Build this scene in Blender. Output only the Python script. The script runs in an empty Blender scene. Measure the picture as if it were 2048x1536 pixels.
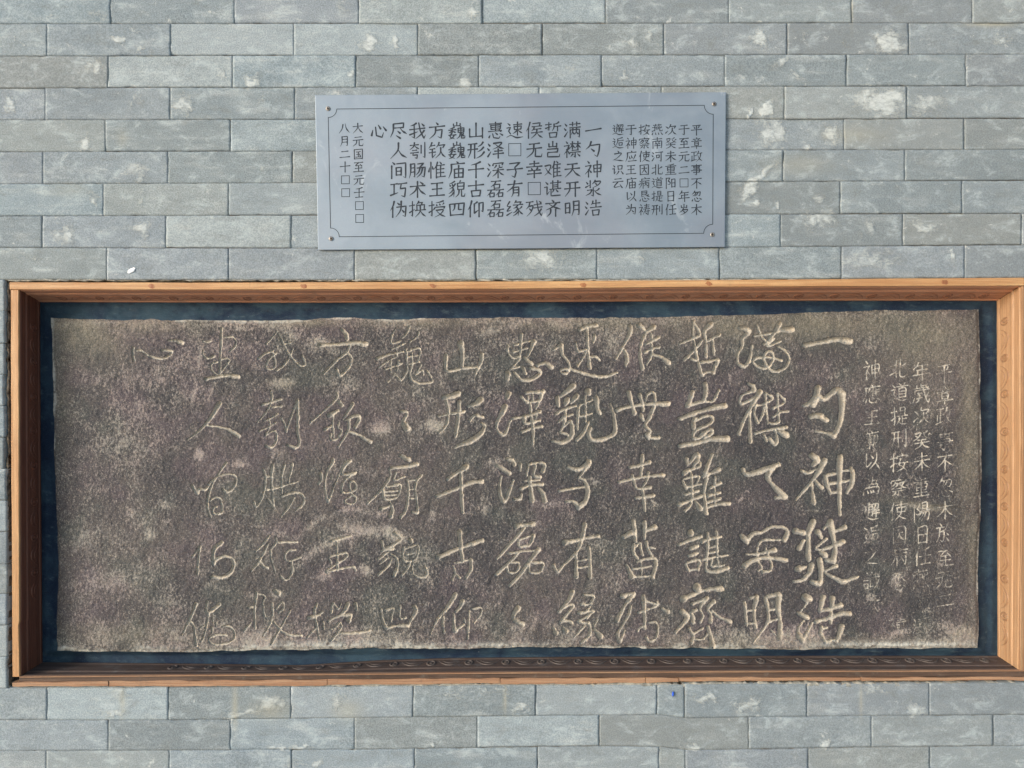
import bpy, math, random
import numpy as np
from mathutils import Vector

# ------------------------------------------------------------------ camera, world, sun
D = 1.6            # metres from the lens to the wall face
ZC = 1.60          # lens height
scene = bpy.context.scene
cam_d = bpy.data.cameras.new("camera")
cam = bpy.data.objects.new("camera", cam_d)
scene.collection.objects.link(cam)
cam.location = (0, -D, ZC)
cam.rotation_euler = (math.radians(90), 0, 0)
cam_d.sensor_width = 36.0
cam_d.lens = 36.0 * D / 2.048
cam_d.clip_start = 0.01
cam_d.clip_end = 500
scene.camera = cam

SUN_EL, SUN_AZ = math.radians(14), math.radians(55)   # from the left of the wall's normal
world = bpy.data.worlds.new("World")
scene.world = world
world.use_nodes = True
wn = world.node_tree
bg = wn.nodes["Background"]
sky = wn.nodes.new("ShaderNodeTexSky")
sky.sky_type = 'NISHITA'
sky.sun_disc = False
sky.sun_elevation = SUN_EL
# direction to the sun: azimuth measured from +Y clockwise; wall faces -Y
sd = Vector((-math.sin(SUN_AZ) * math.cos(SUN_EL), -math.cos(SUN_AZ) * math.cos(SUN_EL), math.sin(SUN_EL)))
sky.sun_rotation = math.atan2(sd.x, sd.y)
wn.links.new(sky.outputs[0], bg.inputs[0])
bg.inputs[1].default_value = 0.13
sun_d = bpy.data.lights.new("sun", 'SUN')
sun_d.energy = 1.5
sun_d.angle = math.radians(22)
sun_d.color = (1.0, 0.985, 0.965)
sun = bpy.data.objects.new("sun", sun_d)
scene.collection.objects.link(sun)
sun.rotation_euler = (-sd).to_track_quat('-Z', 'Y').to_euler()
scene.view_settings.view_transform = 'Standard'
scene.view_settings.look = 'None'
scene.view_settings.gamma = 1
scene.view_settings.exposure = 1.06

rnd = random.Random(11)
rng = np.random.default_rng(5)
COL = scene.collection

# ------------------------------------------------------------------ helpers
def W(px, py, dep=0.0):
    """the place at depth dep behind the wall face that is seen at (px,py) of the photo"""
    k = (D + dep) / D * 0.001
    return Vector(((px - 1024) * k, dep, ZC + (768 - py) * k))

def WA(PX, PY, DEP):
    k = (D + DEP) / D * 0.001
    return np.stack([(PX - 1024) * k, DEP + 0 * PX, ZC + (768 - PY) * k], -1)

def mesh_np(name, co, quads, mat=None, attrs=None):
    me = bpy.data.meshes.new(name)
    co = np.asarray(co, np.float32).reshape(-1, 3)
    q = np.asarray(quads, np.int32)
    n = q.shape[1]
    me.vertices.add(len(co)); me.vertices.foreach_set("co", co.ravel())
    me.loops.add(q.size); me.loops.foreach_set("vertex_index", q.ravel())
    me.polygons.add(len(q)); me.polygons.foreach_set("loop_start", np.arange(0, q.size, n, dtype=np.int32))
    me.update(calc_edges=True)
    if attrs:
        for k, a in attrs.items():
            at = me.attributes.new(k, 'FLOAT', 'POINT')
            at.data.foreach_set("value", np.asarray(a, np.float32).ravel())
    if mat: me.materials.append(mat)
    return me

def mesh_py(name, verts, faces, mat=None):
    me = bpy.data.meshes.new(name)
    me.from_pydata([tuple(v) for v in verts], [], faces)
    me.update()
    if mat: me.materials.append(mat)
    return me

def link(name, me, parent=None, loc=None, kind=None):
    o = bpy.data.objects.new(name, me)
    COL.objects.link(o)
    if parent: o.parent = parent
    if loc is not None: o.location = loc
    if kind: o["kind"] = kind
    return o

def empty(name, loc, label, cat, group=None):
    o = bpy.data.objects.new(name, None)
    COL.objects.link(o)
    o.location = loc
    o["label"] = label; o["category"] = cat
    if group: o["group"] = group
    return o

def child(name, me, parent):
    """a mesh given in world coordinates, parented to an Empty that stands elsewhere"""
    o = bpy.data.objects.new(name, me)
    COL.objects.link(o)
    o.parent = parent
    p, base = parent, Vector((0, 0, 0))
    while p: base += p.location; p = p.parent
    o.location = -base
    return o

def vnoise(X, Y, s, seed):
    """smooth value noise, cell size s"""
    r = np.random.default_rng(seed)
    T = r.random((256, 256)).astype(np.float32)
    x = X / s + 1000; y = Y / s + 1000
    xi = np.floor(x).astype(int); yi = np.floor(y).astype(int)
    fx = x - xi; fy = y - yi
    fx = fx * fx * (3 - 2 * fx); fy = fy * fy * (3 - 2 * fy)
    a = T[xi & 255, yi & 255]; b = T[(xi + 1) & 255, yi & 255]
    c = T[xi & 255, (yi + 1) & 255]; d = T[(xi + 1) & 255, (yi + 1) & 255]
    return (a * (1 - fx) + b * fx) * (1 - fy) + (c * (1 - fx) + d * fx) * fy - 0.5

def fbm(X, Y, s, seed, octv=4):
    v = 0; a = 1.0
    for i in range(octv):
        v = v + a * vnoise(X + 37 * i, Y - 91 * i, s, seed + i); s *= 0.5; a *= 0.55
    return v

def sstep(a, b, x):
    t = np.clip((x - a) / (b - a), 0, 1)
    return t * t * (3 - 2 * t)

# ------------------------------------------------------------------ node helpers
class NT:
    def __init__(self, name, rough=0.8, metal=0.0, spec=0.5):
        self.m = bpy.data.materials.new(name)
        self.m.use_nodes = True
        self.t = self.m.node_tree
        self.b = self.t.nodes["Principled BSDF"]
        self.b.inputs["Roughness"].default_value = rough
        self.b.inputs["Metallic"].default_value = metal
        self.b.inputs["Specular IOR Level"].default_value = spec
    def n(self, typ, **kw):
        nd = self.t.nodes.new(typ)
        for k, v in kw.items(): setattr(nd, k, v)
        return nd
    def l(self, a, b): self.t.links.new(a, b)
    def pos(self, kind='w', scale=(1, 1, 1), off=None):
        if kind == 'w': src = self.n("ShaderNodeNewGeometry").outputs["Position"]
        else: src = self.n("ShaderNodeTexCoord").outputs["Object"]
        mp = self.n("ShaderNodeMapping")
        mp.inputs["Scale"].default_value = scale
        self.l(src, mp.inputs[0])
        if off is not None: self.l(off, mp.inputs["Location"])
        return mp.outputs[0]
    def noise(self, vec, scale, detail=4, rough=0.6, dist=0.0, lac=2.0):
        nd = self.n("ShaderNodeTexNoise")
        nd.inputs["Scale"].default_value = scale; nd.inputs["Detail"].default_value = detail
        nd.inputs["Roughness"].default_value = rough; nd.inputs["Distortion"].default_value = dist
        self.l(vec, nd.inputs["Vector"])
        return nd.outputs[0]
    def ramp(self, f, a, b, lo=0.0, hi=1.0, smooth=True):
        nd = self.n("ShaderNodeMapRange", interpolation_type='SMOOTHSTEP' if smooth else 'LINEAR')
        nd.inputs["From Min"].default_value = a; nd.inputs["From Max"].default_value = b
        nd.inputs["To Min"].default_value = lo; nd.inputs["To Max"].default_value = hi
        self.l(f, nd.inputs["Value"])
        return nd.outputs[0]
    def mix(self, f, a, b, mode='MIX'):
        nd = self.n("ShaderNodeMix", data_type='RGBA', blend_type=mode)
        if isinstance(f, (int, float)): nd.inputs[0].default_value = f
        else: self.l(f, nd.inputs[0])
        for i, v in ((6, a), (7, b)):
            if isinstance(v, tuple): nd.inputs[i].default_value = (*v, 1)
            else: self.l(v, nd.inputs[i])
        return nd.outputs[2]
    def math(self, op, a, b=0.0):
        nd = self.n("ShaderNodeMath", operation=op)
        for i, v in ((0, a), (1, b)):
            if isinstance(v, (int, float)): nd.inputs[i].default_value = v
            else: self.l(v, nd.inputs[i])
        return nd.outputs[0]
    def attr(self, name): return self.n("ShaderNodeAttribute", attribute_name=name).outputs["Fac"]
    def bump(self, h, dist, strength=1.0, prev=None):
        nd = self.n("ShaderNodeBump")
        nd.inputs["Distance"].default_value = dist; nd.inputs["Strength"].default_value = strength
        self.l(h, nd.inputs["Height"])
        if prev: self.l(prev, nd.inputs["Normal"])
        return nd.outputs[0]
    def out(self, col=None, rough=None, nor=None):
        if col is not None: self.l(col, self.b.inputs["Base Color"])
        if rough is not None: self.l(rough, self.b.inputs["Roughness"])
        if nor is not None: self.l(nor, self.b.inputs["Normal"])
        return self.m

# --- brick
def brick_material():
    n = NT("grey_brick", 0.85, spec=0.3)
    r = n.n("ShaderNodeObjectInfo").outputs["Random"]
    comb = n.n("ShaderNodeCombineXYZ")
    n.l(n.math('MULTIPLY', r, 13.0), comb.inputs[0]); n.l(n.math('MULTIPLY', r, 7.0), comb.inputs[2])
    v = n.pos('o', off=comb.outputs[0])
    vs = n.pos('o', scale=(0.35, 1, 1.6), off=comb.outputs[0])
    tone = n.mix(n.ramp(n.noise(v, 7, 4), .3, .7), (0.162, 0.218, 0.250), (0.272, 0.336, 0.366))
    r2 = n.math('FRACT', n.math('MULTIPLY', r, 7.31))
    tone = n.mix(n.math('MULTIPLY', r2, 0.55), tone, (0.245, 0.265, 0.300))
    r3 = n.math('FRACT', n.math('MULTIPLY', r, 23.7))
    tone = n.mix(n.ramp(r3, 0.6, 1.0, 0, 0.55), tone, (0.30, 0.305, 0.265))
    r4 = n.math('FRACT', n.math('MULTIPLY', r, 51.3))
    tone = n.mix(n.ramp(r4, 0.6, 1.0, 0, 0.65), tone, (0.36, 0.42, 0.44))
    tone = n.mix(n.ramp(r4, 0.45, 0.0, 0, 0.7), tone, (0.165, 0.195, 0.205))
    st = n.noise(vs, 26, 5, 0.65)
    tone = n.mix(n.ramp(st, 0.5, 0.72, 0, 0.5), tone, (0.46, 0.49, 0.48))
    tone = n.mix(n.ramp(st, 0.44, 0.30, 0, 0.45), tone, (0.17, 0.20, 0.205))
    fine = n.noise(v, 400, 3, 0.85)
    tone = n.mix(n.ramp(fine, 0.38, 0.62, 0.0, 1.0), n.mix(0.34, tone, (0.06, 0.075, 0.08)), n.mix(0.13, tone, (0.8, 0.8, 0.78)))
    tone = n.mix(n.math('MULTIPLY', n.attr("falloff_shade"), 0.8), tone, (0.160, 0.176, 0.180))  # darkens each brick by its painted share of the light falloff
    cloud = n.noise(n.pos('o', scale=(0.7, 1, 1.2), off=comb.outputs[0]), 26, 10, 0.78, 0.5)
    tone = n.mix(n.ramp(cloud, 0.50, 0.66, 0, 0.42), tone, (0.50, 0.56, 0.57))
    tone = n.mix(n.ramp(cloud, 0.47, 0.32, 0, 0.42), tone, (0.16, 0.17, 0.16))
    # plaster scuffs
    a = n.attr("smear")
    sn = n.noise(n.pos('o', scale=(0.8, 1, 1.1), off=comb.outputs[0]), 50, 10, 0.8, 0.5)
    s = n.ramp(n.math('ADD', n.math('MULTIPLY', n.math('MINIMUM', a, 1.2), 0.42), sn), 0.62, 0.88)
    sv = n.ramp(n.noise(n.pos('o', scale=(0.7, 1, 1.3), off=comb.outputs[0]), 130, 5, 0.8), 0.36, 0.60, 0.28, 0.80)
    tone = n.mix(n.math('MULTIPLY', s, sv), tone, (0.56, 0.59, 0.57))
    # small random flecks
    fl = n.noise(n.pos('o', scale=(0.8, 1, 1), off=comb.outputs[0]), 36, 11, 0.78, 0.4)
    tone = n.mix(n.ramp(fl, 0.585, 0.69, 0, 0.75), tone, (0.56, 0.57, 0.54))
    # ochre mortar dirt along arrises
    e = n.attr("edge")
    en = n.noise(v, 60, 4, 0.7)
    tone = n.mix(n.ramp(n.math('MULTIPLY', e, en), 0.48, 0.70, 0, 0.25), tone, (0.30, 0.27, 0.21))
    tone = n.mix(n.ramp(e, 1.04, 1.19, 0, 0.85), tone, (0.075, 0.075, 0.07))
    tone = n.mix(n.attr("stain"), tone, (0.40, 0.37, 0.27))
    h = n.math('ADD', n.math('MULTIPLY', fine, 0.25), n.math('ADD', n.math('MULTIPLY', st, 0.9), n.math('MULTIPLY', s, 0.8)))
    return n.out(tone, n.ramp(s, 0, 1, 0.86, 0.7), n.bump(h, 0.0016, 0.9))

# --- wood
def wood_material(name, light, dark, grain_axis, dirt=(0.1, 0.08, 0.06), dirt_amt=0.3, knots=True, rough=0.5):
    n = NT(name, rough, spec=0.4)
    sc = (1, 1, 1)
    long_ = {'x': (0.6, 22, 22), 'z': (22, 22, 0.6)}[grain_axis]
    v = n.pos('w', scale=long_)
    g = n.noise(v, 9, 5, 0.65, 0.8)
    g2 = n.noise(v, 45, 3, 0.6)
    c = n.mix(n.ramp(g, 0.32, 0.68), light, dark)
    c = n.mix(n.ramp(g2, 0.5, 0.75, 0, 0.6), c, tuple(v * .6 for v in dark))
    sp = n.noise(n.pos('w', scale=(30, 30, 2) if grain_axis == 'x' else (2, 30, 30)), 9, 3, .7)
    c = n.mix(n.ramp(sp, 0.62, 0.78, 0, 0.4), c, tuple(v * .6 for v in dark))
    w = n.pos('w')
    big = n.noise(w, 4.0, 3, 0.6)
    c = n.mix(n.ramp(big, 0.42, 0.7, 0, 0.55), c, dark)
    if knots:
        kv = n.n("ShaderNodeTexVoronoi")
        kv.inputs["Scale"].default_value = 3.4
        n.l(w, kv.inputs["Vector"])
        k = n.ramp(kv.outputs["Distance"], 0.045, 0.012, 0, 0.75)
        c = n.mix(k, c, (0.20, 0.07, 0.025))
    d = n.noise(w, 24, 6, 0.75)
    c = n.mix(n.ramp(d, 0.52, 0.74, 0, dirt_amt), c, dirt)
    fine = n.noise(w, 500, 2, 0.7)
    c = n.mix(n.ramp(fine, 0.3, 0.7, 0.16, 0), c, (0.05, 0.03, 0.02))
    return n.out(c, n.ramp(g, 0.3, 0.7, rough - 0.08, rough + 0.15),
                 n.bump(n.math('ADD', n.math('MULTIPLY', g2, 0.6), n.math('MULTIPLY', g, 0.6)), 0.0009, 0.8))

# --- carved stone
def stone_material():
    n = NT("carved_stone", 0.8, spec=0.35)
    w = n.pos('w')
    big = n.noise(w, 3.2, 5, 0.65, 0.6)
    mid = n.noise(n.pos('w', scale=(1, 1, 0.8)), 20, 6, 0.72, 0.5)
    c = n.mix(n.ramp(big, 0.36, 0.66), (0.054, 0.050, 0.053), (0.104, 0.090, 0.084))
    hue = n.noise(w, 11, 3, 0.5)
    c = n.mix(n.ramp(hue, 0.49, 0.68, 0, 0.6), c, (0.108, 0.082, 0.092))
    c = n.mix(n.ramp(hue, 0.46, 0.33, 0, 0.45), c, (0.080, 0.092, 0.080))
    mot = n.noise(n.pos('w', scale=(1.2, 1, 0.85)), 48, 8, 0.8, 0.3)
    c = n.mix(n.ramp(mot, 0.47, 0.36, 0, 0.7), c, (0.030, 0.032, 0.036))
    c = n.mix(n.math('MULTIPLY', n.attr('ink'), 0.62), c, (0.034, 0.034, 0.038))
    # pale worn flecks, densest where the slab is worn
    wear = n.attr("worn")
    fl = n.noise(n.pos('w', scale=(1.2, 1, 0.8)), 190, 6, 0.85)
    thr = n.math('SUBTRACT', n.math('ADD', n.math('SUBTRACT', fl, n.math('MULTIPLY', n.attr('ink'), 0.045)), n.math('MULTIPLY', n.math('SUBTRACT', mid, 0.5), 0.42)), n.math('MULTIPLY', wear, -0.22))
    c = n.mix(n.ramp(thr, 0.52, 0.66, 0, 0.95), c, n.mix(n.ramp(hue, 0.4, 0.6), (0.34, 0.305, 0.26), (0.335, 0.275, 0.248)))
    mthr = n.math('ADD', mot, n.math('MULTIPLY', wear, 0.16))
    c = n.mix(n.ramp(mthr, 0.62, 0.76, 0, 0.8), c, (0.36, 0.33, 0.27))
    fine = n.noise(n.pos('w', scale=(1.15, 1, 0.85)), 430, 2, 0.9)
    c = n.mix(n.ramp(fine, 0.52, 0.36, 0, 0.62), c, (0.022, 0.022, 0.026))
    c = n.mix(n.ramp(fine, 0.57, 0.68, 0, 0.42), c, (0.44, 0.40, 0.35))
    # tan / ochre areas
    c = n.mix(n.math('MULTIPLY', n.attr("tan"), n.ramp(mid, 0.3, 0.6, 0.35, 0.9)), c, n.mix(n.ramp(fine, 0.35, 0.65), (0.125, 0.112, 0.085), (0.27, 0.24, 0.185)))
    # cut strokes: clean stone
    g = n.attr("groove")
    gn = n.math('ADD', g, n.math('MULTIPLY', n.math('SUBTRACT', mot, 0.5), 1.3))
    gc = n.mix(n.ramp(fine, 0.3, 0.7), (0.31, 0.275, 0.23), (0.60, 0.55, 0.465))
    c = n.mix(n.ramp(gn, 0.12, 0.58, 0, 0.95), c, gc)
    # lime crust
    c = n.mix(n.math('MULTIPLY', n.attr("crust"), n.ramp(n.noise(w, 90, 5, 0.75), 0.36, 0.56, 0.1, 1)), c, (0.60, 0.59, 0.53))
    h = n.math('ADD', n.math('MULTIPLY', fl, 1.0), n.math('MULTIPLY', fine, 0.5))
    return n.out(c, None, n.bump(h, 0.0016, 0.8))

def steel_material():
    n = NT("brushed_plate", 0.5, metal=0.6, spec=0.5)
    w = n.pos('w', scale=(0.12, 1, 6))
    br = n.noise(w, 120, 4, 0.7)
    ww = n.pos('w')
    cl = n.noise(ww, 7, 4, 0.6, 0.4)
    c = n.mix(n.ramp(cl, 0.35, 0.65), (0.235, 0.285, 0.33), (0.30, 0.355, 0.405))
    c = n.mix(n.ramp(br, 0.3, 0.7, 0, 0.22), c, (0.29, 0.32, 0.39))
    fine = n.noise(ww, 480, 2, 0.8)
    c = n.mix(n.ramp(fine, 0.35, 0.65, 0.14, 0), c, (0.2, 0.23, 0.3))
    pk = n.noise(ww, 4.5, 3, 0.5)
    c = n.mix(n.ramp(pk, 0.45, 0.65, 0, 0.35), c, (0.265, 0.265, 0.305))
    sm = n.noise(n.pos('w', scale=(1, 1, 0.6)), 16, 5, 0.6, 1.0)
    c = n.mix(n.ramp(sm, 0.62, 0.72, 0, 0.35), c, (0.6, 0.63, 0.66))
    return n.out(c, n.ramp(cl, 0.3, 0.7, 0.52, 0.66), n.bump(br, 0.0002, 0.5))

def simple(name, c1, c2, scale=40, rough=0.8, bump=0.001, metal=0.0, spec=0.4, detail=5):
    n = NT(name, rough, metal, spec)
    w = n.pos('w')
    a = n.noise(w, scale, detail, 0.7, 0.3)
    c = n.mix(n.ramp(a, 0.33, 0.67), c1, c2)
    return n.out(c, None, n.bump(a, bump, 0.8))

def backing_material():
    n = NT("blue_painted_render", 0.75, spec=0.2)
    w = n.pos('w')
    a = n.noise(w, 9, 5, 0.65, 0.5)
    c = n.mix(n.ramp(a, 0.35, 0.65), (0.012, 0.024, 0.050), (0.034, 0.066, 0.095))
    b = n.noise(n.pos('w', scale=(0.6, 1, 1.5)), 45, 6, 0.75)
    c = n.mix(n.ramp(b, 0.52, 0.72, 0, 0.6), c, (0.10, 0.14, 0.16))
    c = n.mix(n.ramp(b, 0.45, 0.3, 0, 0.7), c, (0.008, 0.012, 0.026))
    f = n.noise(w, 210, 3, 0.8)
    c = n.mix(n.ramp(f, 0.70, 0.76, 0, 0.8), c, (0.42, 0.44, 0.46))
    g = n.noise(w, 550, 2, 0.8)
    c = n.mix(n.ramp(g, 0.55, 0.7, 0, 0.25), c, (0.1, 0.16, 0.22))
    return n.out(c, n.ramp(b, 0.3, 0.7, 0.65, 0.9), n.bump(b, 0.0025, 0.9))

M_BRICK = brick_material()
M_FRONT = wood_material("varnished_pine", (0.64, 0.39, 0.185), (0.43, 0.215, 0.09), 'x', dirt_amt=0.12, rough=0.45)
M_FRONTV = wood_material("varnished_pine_upright", (0.62, 0.37, 0.18), (0.43, 0.215, 0.09), 'z', dirt_amt=0.15, rough=0.45)
M_FRONTR = wood_material('dull_pine_upright', (0.40, 0.235, 0.125), (0.27, 0.14, 0.065), 'z', dirt_amt=0.3, rough=0.55)
M_REVT = wood_material("bounce_lit_stained_wood", (0.72, 0.37, 0.225), (0.54, 0.24, 0.13), 'x', dirt_amt=0.35, rough=0.5)  # lightened in colour to stand for light bounced up from below
M_REVL = wood_material("shaded_stained_wood", (0.18, 0.065, 0.038), (0.11, 0.038, 0.024), 'z', dirt_amt=0.2, rough=0.5)  # shade of the side turned from the sun, put into the colour
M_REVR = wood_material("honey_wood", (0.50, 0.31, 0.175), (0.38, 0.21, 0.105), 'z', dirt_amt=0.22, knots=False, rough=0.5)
M_REVB = wood_material("dusty_shaded_wood", (0.12, 0.085, 0.07), (0.065, 0.04, 0.03), 'x', dirt=(0.16, 0.15, 0.14), dirt_amt=0.7, rough=0.7)  # real dust, plus shade from blocked overhead light painted into the wood
M_LEDGE = wood_material("dusty_ledge_wood", (0.13, 0.08, 0.055), (0.06, 0.036, 0.025), 'x', dirt=(0.2, 0.18, 0.15), dirt_amt=0.5, rough=0.7)
M_STRIP = wood_material("raw_pine_strip", (0.44, 0.265, 0.155), (0.30, 0.155, 0.085), 'x', dirt=(0.12, 0.07, 0.05), dirt_amt=0.5, rough=0.6)
M_KNOT = wood_material('pine_knot', (0.44, 0.19, 0.075), (0.27, 0.095, 0.04), 'z', dirt_amt=0.3, knots=False)
M_STONE = stone_material()
M_STEEL = steel_material()
M_INK = simple("engraving_paint", (0.012, 0.017, 0.025), (0.026, 0.034, 0.045), 300, 0.6, 0.0001)
M_SCREW = simple("screw_steel", (0.22, 0.20, 0.18), (0.36, 0.33, 0.30), 300, 0.45, 0.0003, metal=0.7)
M_SLOT = simple("screw_recess", (0.02, 0.016, 0.014), (0.04, 0.03, 0.025), 300, 0.8, 0.0003)
M_BACK = backing_material()
M_MORTAR = simple("lime_mortar", (0.10, 0.095, 0.085), (0.26, 0.24, 0.20), 55, 0.95, 0.004)
M_JOINT = simple('joint_mortar', (0.05, 0.048, 0.045), (0.17, 0.155, 0.13), 45, 0.95, 0.003)
M_DMORT = simple("dark_mortar", (0.050, 0.040, 0.030), (0.15, 0.125, 0.095), 60, 0.95, 0.006)
M_CRUST = simple("cement_crust", (0.20, 0.20, 0.18), (0.44, 0.42, 0.36), 70, 0.95, 0.004)
M_WHITE = simple("white_paint", (0.85, 0.86, 0.86), (0.95, 0.95, 0.95), 200, 0.6, 0.0005)
M_BLUE = simple("blue_paint", (0.02, 0.09, 0.55), (0.05, 0.16, 0.75), 200, 0.6, 0.0005)
M_GROUND = simple("stone_paving", (0.44, 0.43, 0.41), (0.56, 0.55, 0.52), 3, 0.9, 0.003)

# ------------------------------------------------------------------ ground
g = link("ground", mesh_py("ground", [(-40, -40, 0), (40, -40, 0), (40, 0.06, 0), (-40, 0.06, 0)], [(0, 1, 2, 3)], M_GROUND), kind="structure")

# ------------------------------------------------------------------ brick wall
wall = empty("brick_wall", W(1024, 1536, 0), "grey brick wall with thin joints and pale plaster scuffs, behind the plaque and around the timber frame", "wall")

def LN(*pts):
    xs = [p[0] for p in pts]; ys = [p[1] for p in pts]
    return lambda x: np.interp(x, [-600] + xs + [2600], [ys[0]] + ys + [ys[-1]])
lines = [LN((0, -144), (2048, -146)), LN((0, -80), (2048, -82)), LN((0, -16), (2048, -18)),
         LN((0, 48), (2048, 46)), LN((0, 112), (2048, 109)), LN((0, 176), (2048, 172)), LN((0, 240), (2048, 237)),
         LN((0, 304), (2048, 299)), LN((0, 368), (2048, 361.5)), LN((0, 432), (1040, 430), (2048, 427)),
         LN((0, 495), (1000, 498), (2048, 490)), LN((0, 559), (1000, 560), (2048, 555.5))]
rows = [
 ([-270, -30, 221-0, 469, 718, 964, 1211, 1458, 1704, 1950, 2196, 2440], 0),
 ([-150, 94, 341, 588, 836, 1085, 1330, 1575, 1820, 2066, 2310], 1),
 ([-27, 221, 469, 718, 964, 1211, 1458, 1703, 1945, 2190, 2436], 2),
 ([-152, 94, 341, 588, 836, 1085, 1328, 1575, 1818, 2062, 2306], 3),
 ([-32, 216, 465, 712, 958, 1203, 1450, 1693, 1932, 2178, 2424], 4),
 ([-156, 91, 341, 590, 836, 1079, 1323, 1569, 1813, 2058, 2304], 5),
 ([-36, 211, 461, 709, 955, 1200, 1445, 1688, 1929, 2174, 2420], 6),
 ([-160, 86, 336, 585, 832, 1078, 1322, 1566, 1810, 2054, 2298], 7),
 ([-40, 207, 457, 706, 950, 1195, 1440, 1681, 1924, 2168, 2412], 8),
 ([-160, 85, 332, 582, 828, 1073, 1317, 1561, 1806, 2043, 2288], 9),
 ([-32, 214, 458, 709, 953, 1194, 1439, 1684, 1929, 2174, 2420], 10),
]
blines = [LN((0, 1377), (700, 1373), (1000, 1370), (1314, 1369), (2048, 1366)),
          LN((0, 1440), (340, 1440), (1000, 1432), (1314, 1429.5), (1370, 1436), (1700, 1432), (2048, 1429.5)),
          LN((0, 1502), (710, 1499), (1199, 1492), (1318, 1493.5), (1372, 1500), (1498, 1499), (1743, 1495), (2048, 1492)),
          LN((0, 1566), (1075, 1562), (2048, 1556)), LN((0, 1630), (2048, 1620))]
brows = [
 ([-150, 94, 337, 582, 826, 1071, 1314, 1370, 1614, 1859, 2104, 2350], 0),
 ([-28, 217, 461, 709.5, 955, 1199, 1498, 1743, 1986, 2230, 2420], 1),
 ([-152, 93, 339, 583, 829, 1075, 1318, 1371, 1616, 1860, 2106, 2350], 2),
 ([-28, 217, 461, 709, 955, 1199, 1470, 1743, 1986, 2230], 3),
]
SME = """232 80 14 10 0 1;285 100 15 8 0 .8;270 62 11 4 30 .8;188 135 17 16 0 1;40 80 5 14 -15 .8;500 160 15 15 -30 1;445 150 9 9 0 .9
703 148 8 12 0 1.2;930 165 15 20 0 1;740 85 24 16 0 .9;792 82 6 16 -10 1.1;20 212 11 22 0 .9;365 212 18 20 0 .9;275 200 14 14 0 .7;180 285 16 16 0 .9
525 200 9 10 0 .6;270 345 24 14 0 .8;520 335 8 8 0 .8;190 400 14 16 0 .8;285 400 9 22 0 .6;130 470 24 26 0 .9;285 460 22 20 0 .9;100 30 10 5 0 .5;190 25 20 16 0 .5
365 14 10 10 0 .6;685 18 18 12 0 .6;945 22 18 12 30 .9;1268 85 10 18 0 .9;1305 75 12 12 0 .9;1520 75 16 20 0 1;1780 85 36 22 0 1.1;2000 80 24 14 0 .9;1150 138 16 8 0 .7
1570 125 18 12 0 .9;1590 150 9 6 0 .8;1245 150 6 12 0 .9;1545 215 12 14 30 1.6;1530 222 9 9 0 1.3;1502 228 5 10 0 1.4;1765 205 52 26 0 1.2;1850 210 44 24 0 .8
1545 265 32 30 0 1;1665 270 22 22 0 1.1;1620 292 12 8 0 1.1;1525 355 46 8 -32 1.2;1500 380 28 14 -40 1.1;1512 408 13 12 0 1;1550 415 6 9 0 1.2;1640 400 16 16 0 .7
1740 460 12 20 0 .9;1640 440 44 22 0 .8;1850 455 34 14 20 .8;1740 520 64 24 0 .7;1900 515 12 14 0 .9;1080 520 54 22 0 .8;480 1430 50 9 0 .9;540 1412 34 22 0 .8
680 1400 16 24 0 .7;1040 1415 20 16 0 .9;1490 1412 34 16 0 .9;1420 1395 26 12 0 .9;220 1425 44 9 0 .8;240 1385 30 14 0 .8;860 1485 8 8 0 1.2;1750 1380 30 12 0 .7;1830 1420 26 14 0 .9
560 1498 26 4 0 1.3;600 1495 20 5 0 1;1385 1492 16 8 0 1;1652 1488 8 10 0 1.2;900 1385 30 10 0 .7;1000 1385 30 8 0 .7;700 520 30 18 0 .4;60 520 40 14 -8 .5;1290 520 20 20 0 .5
600 1525 60 10 0 .5;960 1385 10 8 0 .8;640 1525 14 10 0 1;1870 30 30 12 0 .3;1950 110 20 10 0 .6;1610 70 14 8 -30 .6;1690 90 10 6 0 .6"""
SM = []
for ln in SME.replace("\n", ";").split(";"):
    if ln.strip(): SM.append([float(v) for v in ln.split()])
STAIN = [(470, 1415, 5, 40, 0, .5), (540, 1420, 34, 18, 0, .35), (245, 1400, 5, 30, 0, .4), (1010, 1400, 3, 26, 0, .5), (1722, 1400, 3, 30, 0, .4),
         (245, 275, 10, 16, 0, .25), (135, 380, 40, 14, 0, .2), (1980, 50, 50, 4, 0, .5), (1703, 20, 3, 30, 0, .5), (695, 1420, 30, 20, 0, .35), (1700, 270, 60, 16, 0, .25), (1600, 330, 60, 20, 0, .25)]
def ell(X, Y, L):
    out = np.zeros_like(X)
    for cx, cy, rx, ry, an, st in L:
        a = math.radians(an); dx = X - cx; dy = Y - cy
        u = (dx * math.cos(a) + dy * math.sin(a)) / rx; v = (-dx * math.sin(a) + dy * math.cos(a)) / ry
        out = np.maximum(out, st * np.exp(-(u * u + v * v) * 0.9))
    return out

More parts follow.
